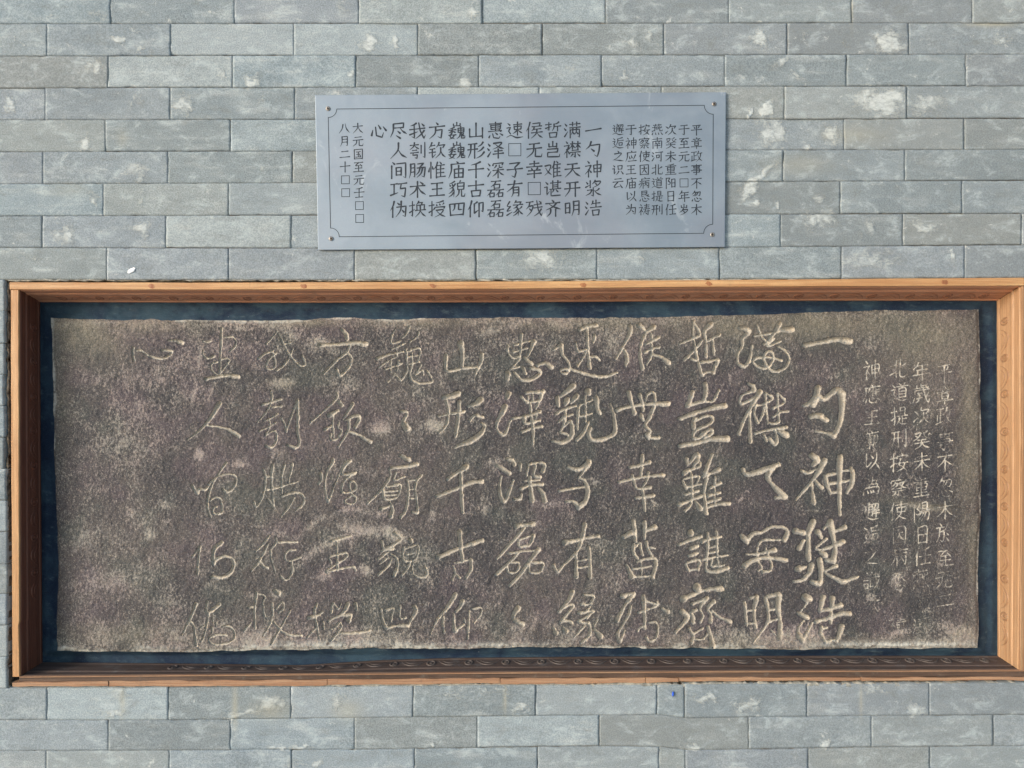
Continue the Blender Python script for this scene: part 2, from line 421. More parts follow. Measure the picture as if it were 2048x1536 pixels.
brick_no = 0
def brick(x0, x1, top, bot, lim=None):
    """a facing brick between two joints; outline in photo millimetres on the wall face"""
    global brick_no
    brick_no += 1
    r = random.Random(brick_no * 77 + 5)
    gx0, gx1 = r.choice([.1, .2, .35, .8]), r.choice([.1, .15, .2, .5, 1.3])
    gt, gb = r.choice([.15, .25, .6]), r.choice([.1, .2, .2, .4, 1.3])
    nx = max(4, int((x1 - x0) / 4)); ny = 17
    u = np.linspace(0, 1, nx + 1); v = np.linspace(0, 1, ny + 1)
    U, V = np.meshgrid(u, v, indexing='ij')
    X = x0 + gx0 + (x1 - x0 - gx0 - gx1) * U
    T = top(X) + gt; B = bot(X) - gb
    Y = T + (B - T) * V
    du = np.minimum(X - X.min(), X.max() - X); dv = np.minimum(Y - T, B - Y)
    de = np.minimum(du, dv)
    # chipped outline
    chip = fbm(X, Y, 14, brick_no, 3)
    X = X + np.where(du < 0.5, np.maximum(chip - .15, -.1) * 1.6 * np.sign(U - 0.5) * -1, 0)
    Y = Y + np.where(dv < 0.5, np.maximum(chip - .15, -.1) * 1.4 * np.sign(V - 0.5) * -1, 0)
    off = r.gauss(0, 0.45) + r.choice([0, 0, 0, -1.1])
    tx, ty = r.gauss(0, 0.4), r.gauss(0, 0.3)
    dep = off + tx * (U - .5) + ty * (V - .5) + fbm(X, Y, 60, 900 + brick_no, 4) * 0.7
    dep = dep + np.where(de < 0.5, 0.10 + np.maximum(chip - .1, 0) * 3.0, np.where(de < 4.5, np.maximum(0, chip - .2) * 1.0, 0))
    dep = np.clip(dep, -2.5, 1.6)
    wx = fbm(X, Y, 26, 501, 4) * 20; wy = fbm(X, Y, 20, 601, 4) * 15
    sm = ell(X + wx, Y + wy, SM)
    dep = dep - sm * 0.5
    edge = np.clip(1.2 - de / 6.0, 0, 1)
    P = WA(X, Y, dep * 0.001)
    n1, n2 = U.shape
    co = P.reshape(-1, 3)
    idx = np.arange(n1 * n2).reshape(n1, n2)
    q = np.stack([idx[:-1, :-1], idx[:-1, 1:], idx[1:, 1:], idx[1:, :-1]], -1).reshape(-1, 4)
    # sides running back into the wall
    ring = np.concatenate([idx[:, 0], idx[-1, 1:], idx[-2::-1, -1], idx[0, -2:0:-1]])
    back = co[ring].copy(); back[:, 1] = 0.035
    bi = len(co) + np.arange(len(ring)); rn = np.roll(ring, -1); bn = np.roll(bi, -1)
    q2 = np.stack([ring, rn, bn, bi], -1)
    co = np.concatenate([co, back])
    c = co.mean(0); c[1] = 0
    z = np.zeros(len(ring))
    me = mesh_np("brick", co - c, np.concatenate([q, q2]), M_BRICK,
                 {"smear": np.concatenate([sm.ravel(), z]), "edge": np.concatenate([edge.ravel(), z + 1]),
                  "stain": np.concatenate([ell(X, Y, STAIN).ravel(), z]), "falloff_shade": np.full(len(co), np.clip(r.gauss(0.10 + 0.45 * sstep(900, 1900, (x0 + x1) / 2), 0.14), 0, 1))})  # random brick tone plus light falling off to the right, as colour
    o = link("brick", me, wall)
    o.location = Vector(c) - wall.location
    return o

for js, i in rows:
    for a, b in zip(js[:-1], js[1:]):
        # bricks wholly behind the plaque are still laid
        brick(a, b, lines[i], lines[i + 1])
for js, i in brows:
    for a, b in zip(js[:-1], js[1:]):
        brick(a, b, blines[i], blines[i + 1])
# bricks beside the frame
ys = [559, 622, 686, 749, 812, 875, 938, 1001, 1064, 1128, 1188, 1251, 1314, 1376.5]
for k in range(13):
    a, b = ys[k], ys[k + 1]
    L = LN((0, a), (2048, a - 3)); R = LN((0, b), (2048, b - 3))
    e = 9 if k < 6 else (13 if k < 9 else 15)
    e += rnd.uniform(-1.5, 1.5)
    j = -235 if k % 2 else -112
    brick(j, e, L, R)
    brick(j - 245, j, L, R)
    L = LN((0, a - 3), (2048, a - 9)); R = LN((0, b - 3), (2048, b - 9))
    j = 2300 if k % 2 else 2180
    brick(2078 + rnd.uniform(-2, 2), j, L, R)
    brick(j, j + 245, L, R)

# mortar bed behind the bricks (with the opening left out) and plain wall below and above
def slabs(name, rects, y, mat, parent, thick=0.05):
    vs, fs = [], []
    for (x0, x1, z0, z1) in rects:
        b = len(vs)
        for yy in (y, y + thick):
            vs += [(x0, yy, z0), (x1, yy, z0), (x1, yy, z1), (x0, yy, z1)]
        fs += [(b, b+1, b+2, b+3), (b+5, b+4, b+7, b+6), (b, b+4, b+5, b+1), (b+3, b+2, b+6, b+7), (b, b+3, b+7, b+4), (b+1, b+5, b+6, b+2)]
    return child(name, mesh_py(name, vs, fs, mat), parent)
zt, zb = ZC + .768 + .143, ZC + .768 - 1.620
slabs("mortar_bed", [(-1.33, 1.33, W(0, 556).z, zt), (-1.33, 1.33, zb, W(0, 1380).z),
                     (-1.33, W(16, 0).x - 0.012, W(0, 1380).z, W(0, 556).z), (W(2068, 0).x + .012, 1.33, W(0, 1380).z, W(0, 556).z)],
      0.0026, M_JOINT, wall, 0.2)
slabs("plain_wall", [(-3.2, 3.2, 0, zb), (-3.2, 3.2, zt, 3.4), (-3.2, -1.33, zb, zt), (1.33, 3.2, zb, zt)], 0.002, M_MORTAR, wall, 0.2)

# ------------------------------------------------------------------ timber frame
frame = empty("timber_frame", W(1032, 1373, 0), "orange varnished timber surround with carved inner faces around the dark inscribed stone", "frame")

def path(*pts):
    xs = [p[0] for p in pts]; ys = [p[1] for p in pts]
    return xs, ys

# silhouettes of the boards (photo millimetres); t = along the board
def hcurve(pts):
    xs = [p[0] for p in pts]; ys = [p[1] for p in pts]
    return lambda t: float(np.interp(t, xs, ys))
TOP_O = hcurve([(23, 565), (400, 566), (1000, 563.5), (1500, 560), (2044, 556)])
TOP_I = hcurve([(23, 580), (400, 580), (1000, 578.5), (1400, 574.5), (2044, 572)])
BOT_O = hcurve([(27, 1374), (600, 1372), (1000, 1368), (1500, 1363.5), (2062, 1362)])
BOT_M = hcurve([(27, 1363), (600, 1358.5), (1000, 1355), (1500, 1353.5), (2062, 1353)])
BOT_I = hcurve([(40, 1352), (600, 1347.5), (1000, 1344), (1500, 1341.5), (2062, 1339.5)])
LEF_O = hcurve([(565, 23.5), (900, 24.5), (1350, 27)])
LEF_I = hcurve([(580, 39.5), (900, 40), (1245, 41), (1249, 39.5), (1352, 41.5)])
RIG_I = hcurve([(572, 2041), (900, 2041.5), (1340, 2037)])
BD = 0.074    # depth of the painted backing behind the wall face
TB = hcurve([(79, 603.5), (600, 605), (1000, 604), (1500, 601), (1994, 601)])
BB = hcurve([(84, 1325), (400, 1328), (600, 1331), (760, 1321), (900, 1316.5), (1200, 1313.5), (1600, 1312), (1995, 1312)])
LB = hcurve([(600, 79.5), (900, 81), (1325, 84.5)])
RB = hcurve([(600, 1994), (1312, 1995.5)])

def strip_board(name, f_a, f_b, t0, t1, horiz, y_front, y_back, mat, parent, n=90, wob=0.5, seed=1):
    """a straight-grained board whose two long edges follow f_a and f_b; rounded arrises"""
    vs, fs = [], []
    prof = [(0, 1.0), (0, 0.12), (0.06, 0.0), (0.94, 0.0), (1, 0.12), (1, 1.0)]   # (across, depth)
    r = random.Random(seed)
    for k in range(n + 1):
        t = t0 + (t1 - t0) * k / n
        a, b = f_a(t), f_b(t)
        w1 = wob * float(vnoise(np.array([t]), np.array([0.]), 30, seed)[0])
        w2 = wob * float(vnoise(np.array([t]), np.array([0.]), 22, seed + 1)[0])
        for (c, d) in prof:
            p = a + w1 + (b + w2 - a - w1) * c
            yy = y_front + d * (y_back - y_front) if d == 1.0 else y_front + d * 0.008
            kk = 1.0
            q = W(t, p, 0) if horiz else W(p, t, 0)
            vs.append((q.x, yy, q.z))
    m = len(prof)
    for k in range(n):
        for j in range(m - 1):
            A, B = k * m + j, k * m + j + 1
            fs.append((A, B, B + m, A + m))
    fs.append(tuple(range(m))); fs.append(tuple(reversed(range(n * m, n * m + m))))
    me = mesh_py(name, vs, fs, mat)
    return child(name, me, parent)

tb = strip_board("top_board", TOP_O, TOP_I, 23, 2044, True, -0.006, 0.004, M_FRONT, frame, seed=3)
lb = strip_board("side_board", LEF_O, LEF_I, 580.6, 1352, False, -0.004, 0.004, M_FRONTV, frame, seed=5)
for kx, ky in ((303, 572.5), (608, 572.5), (866, 571.5), (1166, 570), (1418, 567), (1890, 564.5)):
    vs, n_ = [W(kx, ky, -0.0064)], 14
    for k in range(n_):
        a = 2 * math.pi * k / n_; f = rnd.uniform(.8, 1.2)
        p = W(kx + 6.5 * f * math.cos(a) + 1.5 * math.sin(a), ky + 4.6 * f * math.sin(a), -0.00615); vs.append(p)
    child("wood_knot", mesh_py("wood_knot", vs, [(0, 1 + (k + 1) % n_, 1 + k) for k in range(n_)], M_KNOT), frame)
rb = strip_board("side_board", RIG_I, hcurve([(500, 2064), (1400, 2062)]), 573, 1340, False, -0.004, 0.004, M_FRONTR, frame, seed=7)
bl = strip_board("ledge_board", BOT_I, BOT_M, 40, 2058, True, -0.002, 0.004, M_LEDGE, frame, seed=9, wob=.8)
strip_board('edge_bead', (lambda t: BOT_I(t) - 0.6), (lambda t: BOT_I(t) + 1.2), 42, 2056, True, -0.0055, 0.004, M_STRIP, frame, seed=12, wob=.3)
# pale packing strips under the ledge, in several lengths
cuts = [27, 219, 655, 1000, 1290, 1356, 1720, 2060]
for a, b in zip(cuts[:-1], cuts[1:]):
    s = rnd.uniform(-1.0, 1.6)
    strip_board("packing_strip", BOT_M, (lambda q: (lambda t: BOT_O(t) - 2.0 + q))(s), a + .8, b - .4, True, -0.0045 + rnd.uniform(-.001, .001), 0.03, M_STRIP, frame, n=30, wob=2.4, seed=int(a))

# splayed reveals with a moulded profile, and carving on them
def reveal(name, ff, fb, t_front, t_back, horiz, mat, label):
    """from the board's inner edge (wall face) back to the painted backing"""
    n = 120
    # (across 0 = front, 1 = back ; relief in mm towards the opening)
    prof = [(0, 0), (.03, 1.2), (.07, 1.2), (.10, -.6), (.30, -1.0), (.33, .6), (.38, .9), (.42, -.2), (.46, -.4), (.90, -.4), (.93, 1.1), (.985, 1.2), (1, 0)]
    cen = W(1024, 960, 0)
    P = []
    for k in range(n + 1):
        row = []
        s = k / n
        tf = t_front[0] + (t_front[1] - t_front[0]) * s
        tk = t_back[0] + (t_back[1] - t_back[0]) * s
        a = W(tf, ff(tf), 0.0) if horiz else W(ff(tf), tf, 0.0)
        b = W(tk, fb(tk), BD) if horiz else W(fb(tk), tk, BD)
        d = Vector((0, 0, 1 if ff(tf) > 900 else -1)) if horiz else Vector((1 if ff(tf) < 1000 else -1, 0, 0))
        for c, r_ in prof:
            row.append(a.lerp(b, c) + d * r_ * 0.001)
        P.append(row)
    m = len(prof)
    vs = [p for row in P for p in row]
    fs = [(k * m + j, k * m + j + 1, (k + 1) * m + j + 1, (k + 1) * m + j) for k in range(n) for j in range(m - 1)]
    o = child(name, mesh_py(name, vs, fs, mat), frame)
    o["label"] = label
    def at(s, c, lift=0.0):
        k = s * n; i = min(int(k), n - 1); f = k - i
        def on(row):
            a, b = row[9 - 1], row[9]
            return a.lerp(b, (c - .46) / .44)
        p = on(P[i]).lerp(on(P[i + 1]), f)
        d = Vector((0, 0, 1 if ff(t_front[0]) > 900 else -1)) if horiz else Vector((1 if ff(t_front[0]) < 1000 else -1, 0, 0))
        return p + d * lift
    return o, at

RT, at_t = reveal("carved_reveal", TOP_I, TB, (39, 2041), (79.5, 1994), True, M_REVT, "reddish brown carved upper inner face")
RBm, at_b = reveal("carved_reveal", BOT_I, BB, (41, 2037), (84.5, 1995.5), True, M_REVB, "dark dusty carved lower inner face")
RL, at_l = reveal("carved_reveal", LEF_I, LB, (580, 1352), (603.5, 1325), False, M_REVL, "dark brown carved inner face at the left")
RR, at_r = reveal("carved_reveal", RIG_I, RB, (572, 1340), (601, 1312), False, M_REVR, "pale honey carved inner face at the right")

def tube_on(at, pts, rad, name, mat, parent, closed=False, length=1.0):
    """half-round carved line following points (s, c) of the reveal"""
    n = len(pts); vs, fs = [], []
    C = [at(s, c, 0.0) for s, c in pts]
    Nn = (at(pts[0][0], pts[0][1], 1.0) - C[0]).normalized()
    m = 5
    for i in range(n):
        a = C[(i - 1) % n] if (closed or i > 0) else C[i]
        b = C[(i + 1) % n] if (closed or i < n - 1) else C[i]
        tan = (b - a).normalized()
        side = tan.cross(Nn).normalized()
        r_ = rad * (1.0 if closed else max(0.25, math.sin(math.pi * (i + .35) / (n - .3))))
        for j in range(m):
            th = math.pi * j / (m - 1)
            vs.append(C[i] + side * (math.cos(th) * r_) + Nn * (math.sin(th) * r_ * 0.8 - 0.0001))
    for i in range(n if closed else n - 1):
        k = (i + 1) % n
        for j in range(m - 1):
            fs.append((i * m + j, i * m + j + 1, k * m + j + 1, k * m + j))
    me = mesh_py(name, vs, fs, mat)
    for p in me.polygons: p.use_smooth = True
    o = bpy.data.objects.new(name, me); COL.objects.link(o); o.parent = parent
    return o

def carve(at, L, mat, parent, spacing, first, seed, last=None):
    """alternating rings and crescent leaves; L = length in mm of the reveal"""
    r = random.Random(seed)
    t = first
    depth = 0.44 * 76 * 1.0
    while t < (last or L - 30):
        t += r.uniform(-2.5, 2.5)
        rr = 7.2 + r.uniform(-.6, .6)
        c0 = .68
        ring = [((t + rr * math.cos(a)) / L, c0 + rr * 1.55 * math.sin(a) / 76) for a in [2 * math.pi * k / 16 for k in range(16)]]
        tube_on(at, ring, 0.0021, "carved_ring", mat, parent, True)
        # button inside the ring
        vs = [at(t / L, c0, 0.0026)]
        for k in range(10):
            a = 2 * math.pi * k / 10
            vs.append(at((t + 4.2 * math.cos(a)) / L, c0 + 6.4 * math.sin(a) / 76, 0.0002))
        fs = [(0, 1 + k, 1 + (k + 1) % 10) for k in range(10)]
        me = mesh_py("carved_button", vs, fs, mat)
        for p in me.polygons: p.use_smooth = True
        o = bpy.data.objects.new("carved_button", me); COL.objects.link(o); o.parent = parent
        # crescent between this ring and the next
        a0, a1 = t + 14, t + spacing - 12
        if a1 < L - 12:
            arc = []; arc2 = []
            for k in range(11):
                f = k / 10
                arc.append(((a0 + (a1 - a0) * f) / L, .86 - .34 * math.sin(math.pi * f) ** .8))
                arc2.append(((a0 + 8 + (a1 - a0 - 16) * f) / L, .87 - .20 * math.sin(math.pi * f) ** .8))
            tube_on(at, arc, 0.0024, "carved_leaf", mat, parent)
            tube_on(at, arc2, 0.0017, "carved_leaf", mat, parent)
        t += spacing
M_CT = wood_material("darker_carving", (0.50, 0.235, 0.135), (0.34, 0.14, 0.075), 'x', dirt_amt=0.4, knots=False)  # carving a darker tone than the reveal behind it
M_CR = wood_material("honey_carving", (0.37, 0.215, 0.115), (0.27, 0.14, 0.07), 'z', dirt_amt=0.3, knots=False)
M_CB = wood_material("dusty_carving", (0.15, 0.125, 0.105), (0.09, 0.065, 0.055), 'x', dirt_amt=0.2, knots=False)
carve(at_t, 1990, M_CT, RT, 75.5, 60, 1)
carve(at_b, 1990, M_CB, RBm, 75.5, 280, 2)
carve(at_l, 770, M_REVL, RL, 73, 62, 3, 600)
carve(at_r, 770, M_CR, RR, 78, 55, 4)

# ------------------------------------------------------------------ mortar round the frame
def rough_strip(name, x0, x1, y0, y1, dep, amp, mat, parent, step=3.0, seed=1, outline=2.0, thick=0.03):
    nx = max(3, int((x1 - x0) / step)); ny = max(3, int((y1 - y0) / step))
    U, V = np.meshgrid(np.linspace(0, 1, nx + 1), np.linspace(0, 1, ny + 1), indexing='ij')
    X = x0 + (x1 - x0) * U; Y = y0 + (y1 - y0) * V
    o = fbm(X, Y, 12, seed, 3) * outline
    eX = (U < 1e-6) | (U > 1 - 1e-6); eY = (V < 1e-6) | (V > 1 - 1e-6)
    X = X + np.where(eX, o * 2, 0); Y = Y + np.where(eY, o * 2, 0)
    dp = dep + fbm(X, Y, 16, seed + 9, 4) * amp
    P = WA(X, Y, dp * 0.001)
    idx = np.arange(P[..., 0].size).reshape(U.shape)
    co = P.reshape(-1, 3)
    q = np.stack([idx[:-1, :-1], idx[:-1, 1:], idx[1:, 1:], idx[1:, :-1]], -1).reshape(-1, 4)
    ring = np.concatenate([idx[:, 0], idx[-1, 1:], idx[-2::-1, -1], idx[0, -2:0:-1]])
    back = co[ring].copy(); back[:, 1] += thick
    bi = len(co) + np.arange(len(ring))
    q2 = np.stack([ring, np.roll(ring, -1), np.roll(bi, -1), bi], -1)
    return child(name, mesh_np(name, np.concatenate([co, back]), np.concatenate([q, q2]), mat), parent)
rough_strip("mortar_gap", -12, 33, 552, 1385, 19, 9, M_DMORT, wall, seed=21)
rough_strip("mortar_gap", 2052, 2085, 545, 1385, 14, 9, M_DMORT, wall, seed=22)
rough_strip("mortar_gap", 0, 2080, 553, 570, 9, 6, M_DMORT, wall, seed=23)
rough_strip("mortar_gap", 0, 2080, 1362, 1385, 11, 6, M_DMORT, wall, seed=24)
# crumbly edge of mortar squeezed out along the top and the left of the opening
rough_strip("mortar_edge", 4, 2046, 558.5, 561.5, 1.0, 3.0, M_CRUST, wall, step=2.0, seed=31, outline=1.6)
rough_strip("mortar_edge", 14, 18, 560, 1372, 4.5, 4.0, M_DMORT, wall, step=2.0, seed=32, outline=2.6)
rough_strip("mortar_edge", 30, 2050, 1366.5, 1372.0, 1.2, 3.2, M_CRUST, wall, step=2.2, seed=33, outline=2.4)

# ------------------------------------------------------------------ painted backing round the stone
ST_T = ([105, 180, 400, 600, 680, 800, 1000, 1200, 1370, 1500, 1700, 1800, 1957], [637, 638, 641, 640.5, 636, 638, 635, 636, 633, 629, 622, 621, 619])
ST_B = ([113, 340, 400, 520, 740, 1000, 1100, 1260, 1460, 1600, 1700, 1956], [1303, 1303, 1302.5, 1300, 1297, 1296, 1293.5, 1295, 1298, 1300, 1297, 1297])
ST_L = ([637, 700, 770, 900, 1000, 1100, 1180, 1240, 1303], [103, 104.5, 107, 108.5, 112.5, 116.5, 116.5, 114, 113])
ST_R = ([619, 700, 850, 950, 1030, 1100, 1180, 1250, 1297], [1957, 1960, 1962, 1963, 1961, 1957.5, 1955.5, 1958.5, 1956.5])
SD = 0.052     # depth of the stone face

backing = empty("backing_panel", W(1030, 1320, BD), "dark blue painted render around the inscribed stone, inside the timber frame", "panel")
nx, ny = 640, 260
U, V = np.meshgrid(np.linspace(0, 1, nx + 1), np.linspace(0, 1, ny + 1), indexing='ij')
X = 72 + (2006 - 72) * U; Y = 592 + (1340 - 592) * V
dT = np.interp(X, *ST_T) - Y; dB = Y - np.interp(X, *ST_B); dL = np.interp(Y, *ST_L) - X; dR = X - np.interp(Y, *ST_R)
dout = np.maximum(np.maximum(dT, dB), np.maximum(dL, dR))
ridge = np.exp(-((dout - 7) / 6.0) ** 2) * 6.0 * (0.6 + vnoise(X, Y, 90, 41) * 1.2)
fillet = sstep(9, -2, dout) * 14.0 * (0.8 + vnoise(X, Y, 60, 42) * .5)
ismid = (dT > 0) * 1.0
lump = fbm(X, Y * 1.6, 26, 43, 5) * (1.2 + 2.2 * ismid)
dp = BD * 1000 - 1.0 - ridge * 0.6 - fillet * 0.6 - lump - 2
dp = np.minimum(dp, BD * 1000 + 2)
fr = np.minimum(np.minimum(Y - 606, 1310 - Y), np.minimum(X - 84, 1992 - X))
dp = dp + (BD * 1000 + 1 - dp) * sstep(8, -2, fr) * (fr < 8)
P = WA(X, Y, dp * .001)
idx = np.arange(X.size).reshape(X.shape)
q = np.stack([idx[:-1, :-1], idx[:-1, 1:], idx[1:, 1:], idx[1:, :-1]], -1).reshape(-1, 4)
# leave out what lies behind the stone
qd = dout.ravel()[q].max(1)
q = q[qd > -16]
bk = child("painted_render", mesh_np("painted_render", P, q, M_BACK), backing)
slabs("back_plate", [(W(60, 0, .1).x, W(2020, 0, .1).x, W(0, 1350, .1).z, W(0, 585, .1).z)], 0.092, M_DMORT, backing, 0.03)

# ------------------------------------------------------------------ the inscribed stone
# brush-style characters: components and strokes on a 100 x 100 body
# h level, s upright, p left sweep, n right sweep, d dot, g with hook, b with bend, t rising tick
COMP = {
'氵': "d20,8,62,24;d5,38,45,52;t15,94,85,60", '亻': "p78,2,55,30,8,56;s50,36,50,98", '忄': "d22,34,6,60;d78,26,94,44;s50,2,50,98",
'扌': "h6,30,92,25;g56,3,57,92,32,82;t6,70,94,50", '口': "s10,15,18,90;b12,18,90,12,82,85;h18,84,82,80",
'石': "h6,12,96,7;p50,10,38,42,4,76;s32,50,36,96;b32,50,86,46,82,92;h36,92,82,90", '日': "s18,8,20,97;b18,10,82,6,82,97;h20,50,80,48;h20,92,80,90",
'月': "p24,8,24,60,5,97;g24,10,84,7,84,92,66,86;h26,34,82,32;h25,60,82,58", '木': "h6,33,94,28;s50,3,50,98;p48,34,35,60,3,84;n52,34,70,62,98,82",
'礻': "d34,2,58,15;h8,33,80,28;p80,28,52,55,4,80;s48,52,48,98;d56,54,84,70", '讠': "d20,6,60,22;h2,42,50,38;t48,40,44,92,88,68",
'隹': "p35,3,25,25,3,48;s25,28,25,98;d52,2,66,14;h25,25,92,20;h25,47,88,43;h25,68,88,65;h25,92,99,88;s60,22,60,90",
'山': "s50,3,50,85;s12,38,13,90;h12,88,88,85;s88,34,88,98", '心': "d14,45,6,82;g30,25,36,82,70,94,80,62;d46,12,62,40;d76,24,96,52",
'辶': "d8,8,22,20;b2,36,26,32,14,54,26,72;n2,90,28,80,60,93,99,90", '又': "p8,20,85,15,62,60,4,95;n18,35,50,65,97,90",
'目': "s8,4,10,98;b8,5,92,3,90,98;h10,35,90,34;h10,65,90,64;h10,96,90,95", '框': "s8,6,10,98;b8,7,92,3,92,98;h10,95,92,92",
'刂': "s20,20,20,68;g80,3,80,95,50,86", '大': "h6,34,94,29;p50,3,46,50,6,96;n52,34,68,68,97,94", '王': "h14,15,86,11;h20,50,80,46;s50,14,50,88;h4,90,96,86",
'钅': "p45,3,30,20,2,38;h30,24,82,20;h16,44,82,40;h6,64,90,60;t48,44,48,94,92,72", '纟': "p55,3,15,33,65,35;p65,35,12,66,80,58;t6,94,92,72",
'女': "p44,0,22,60,85,98;h2,36,98,30;p76,32,50,78,6,98", '衤': "d34,2,58,14;h6,30,82,25;p82,25,52,54,4,78;s48,48,48,98;p90,40,66,54;d56,54,90,76",
'鬼': "p50,0,42,10;s18,14,20,48;b18,14,84,12,82,46;h20,30,82,29;h20,46,82,45;s50,14,50,46;p45,48,35,78,3,98;g58,48,56,92,94,92,98,76;p78,56,64,76;d64,76,86,74",
'委': "p75,2,50,10,18,14;h4,26,96,22;s48,8,48,46;p46,28,30,40,6,48;n50,28,65,38,94,46;@女,2,48,98,100",
}
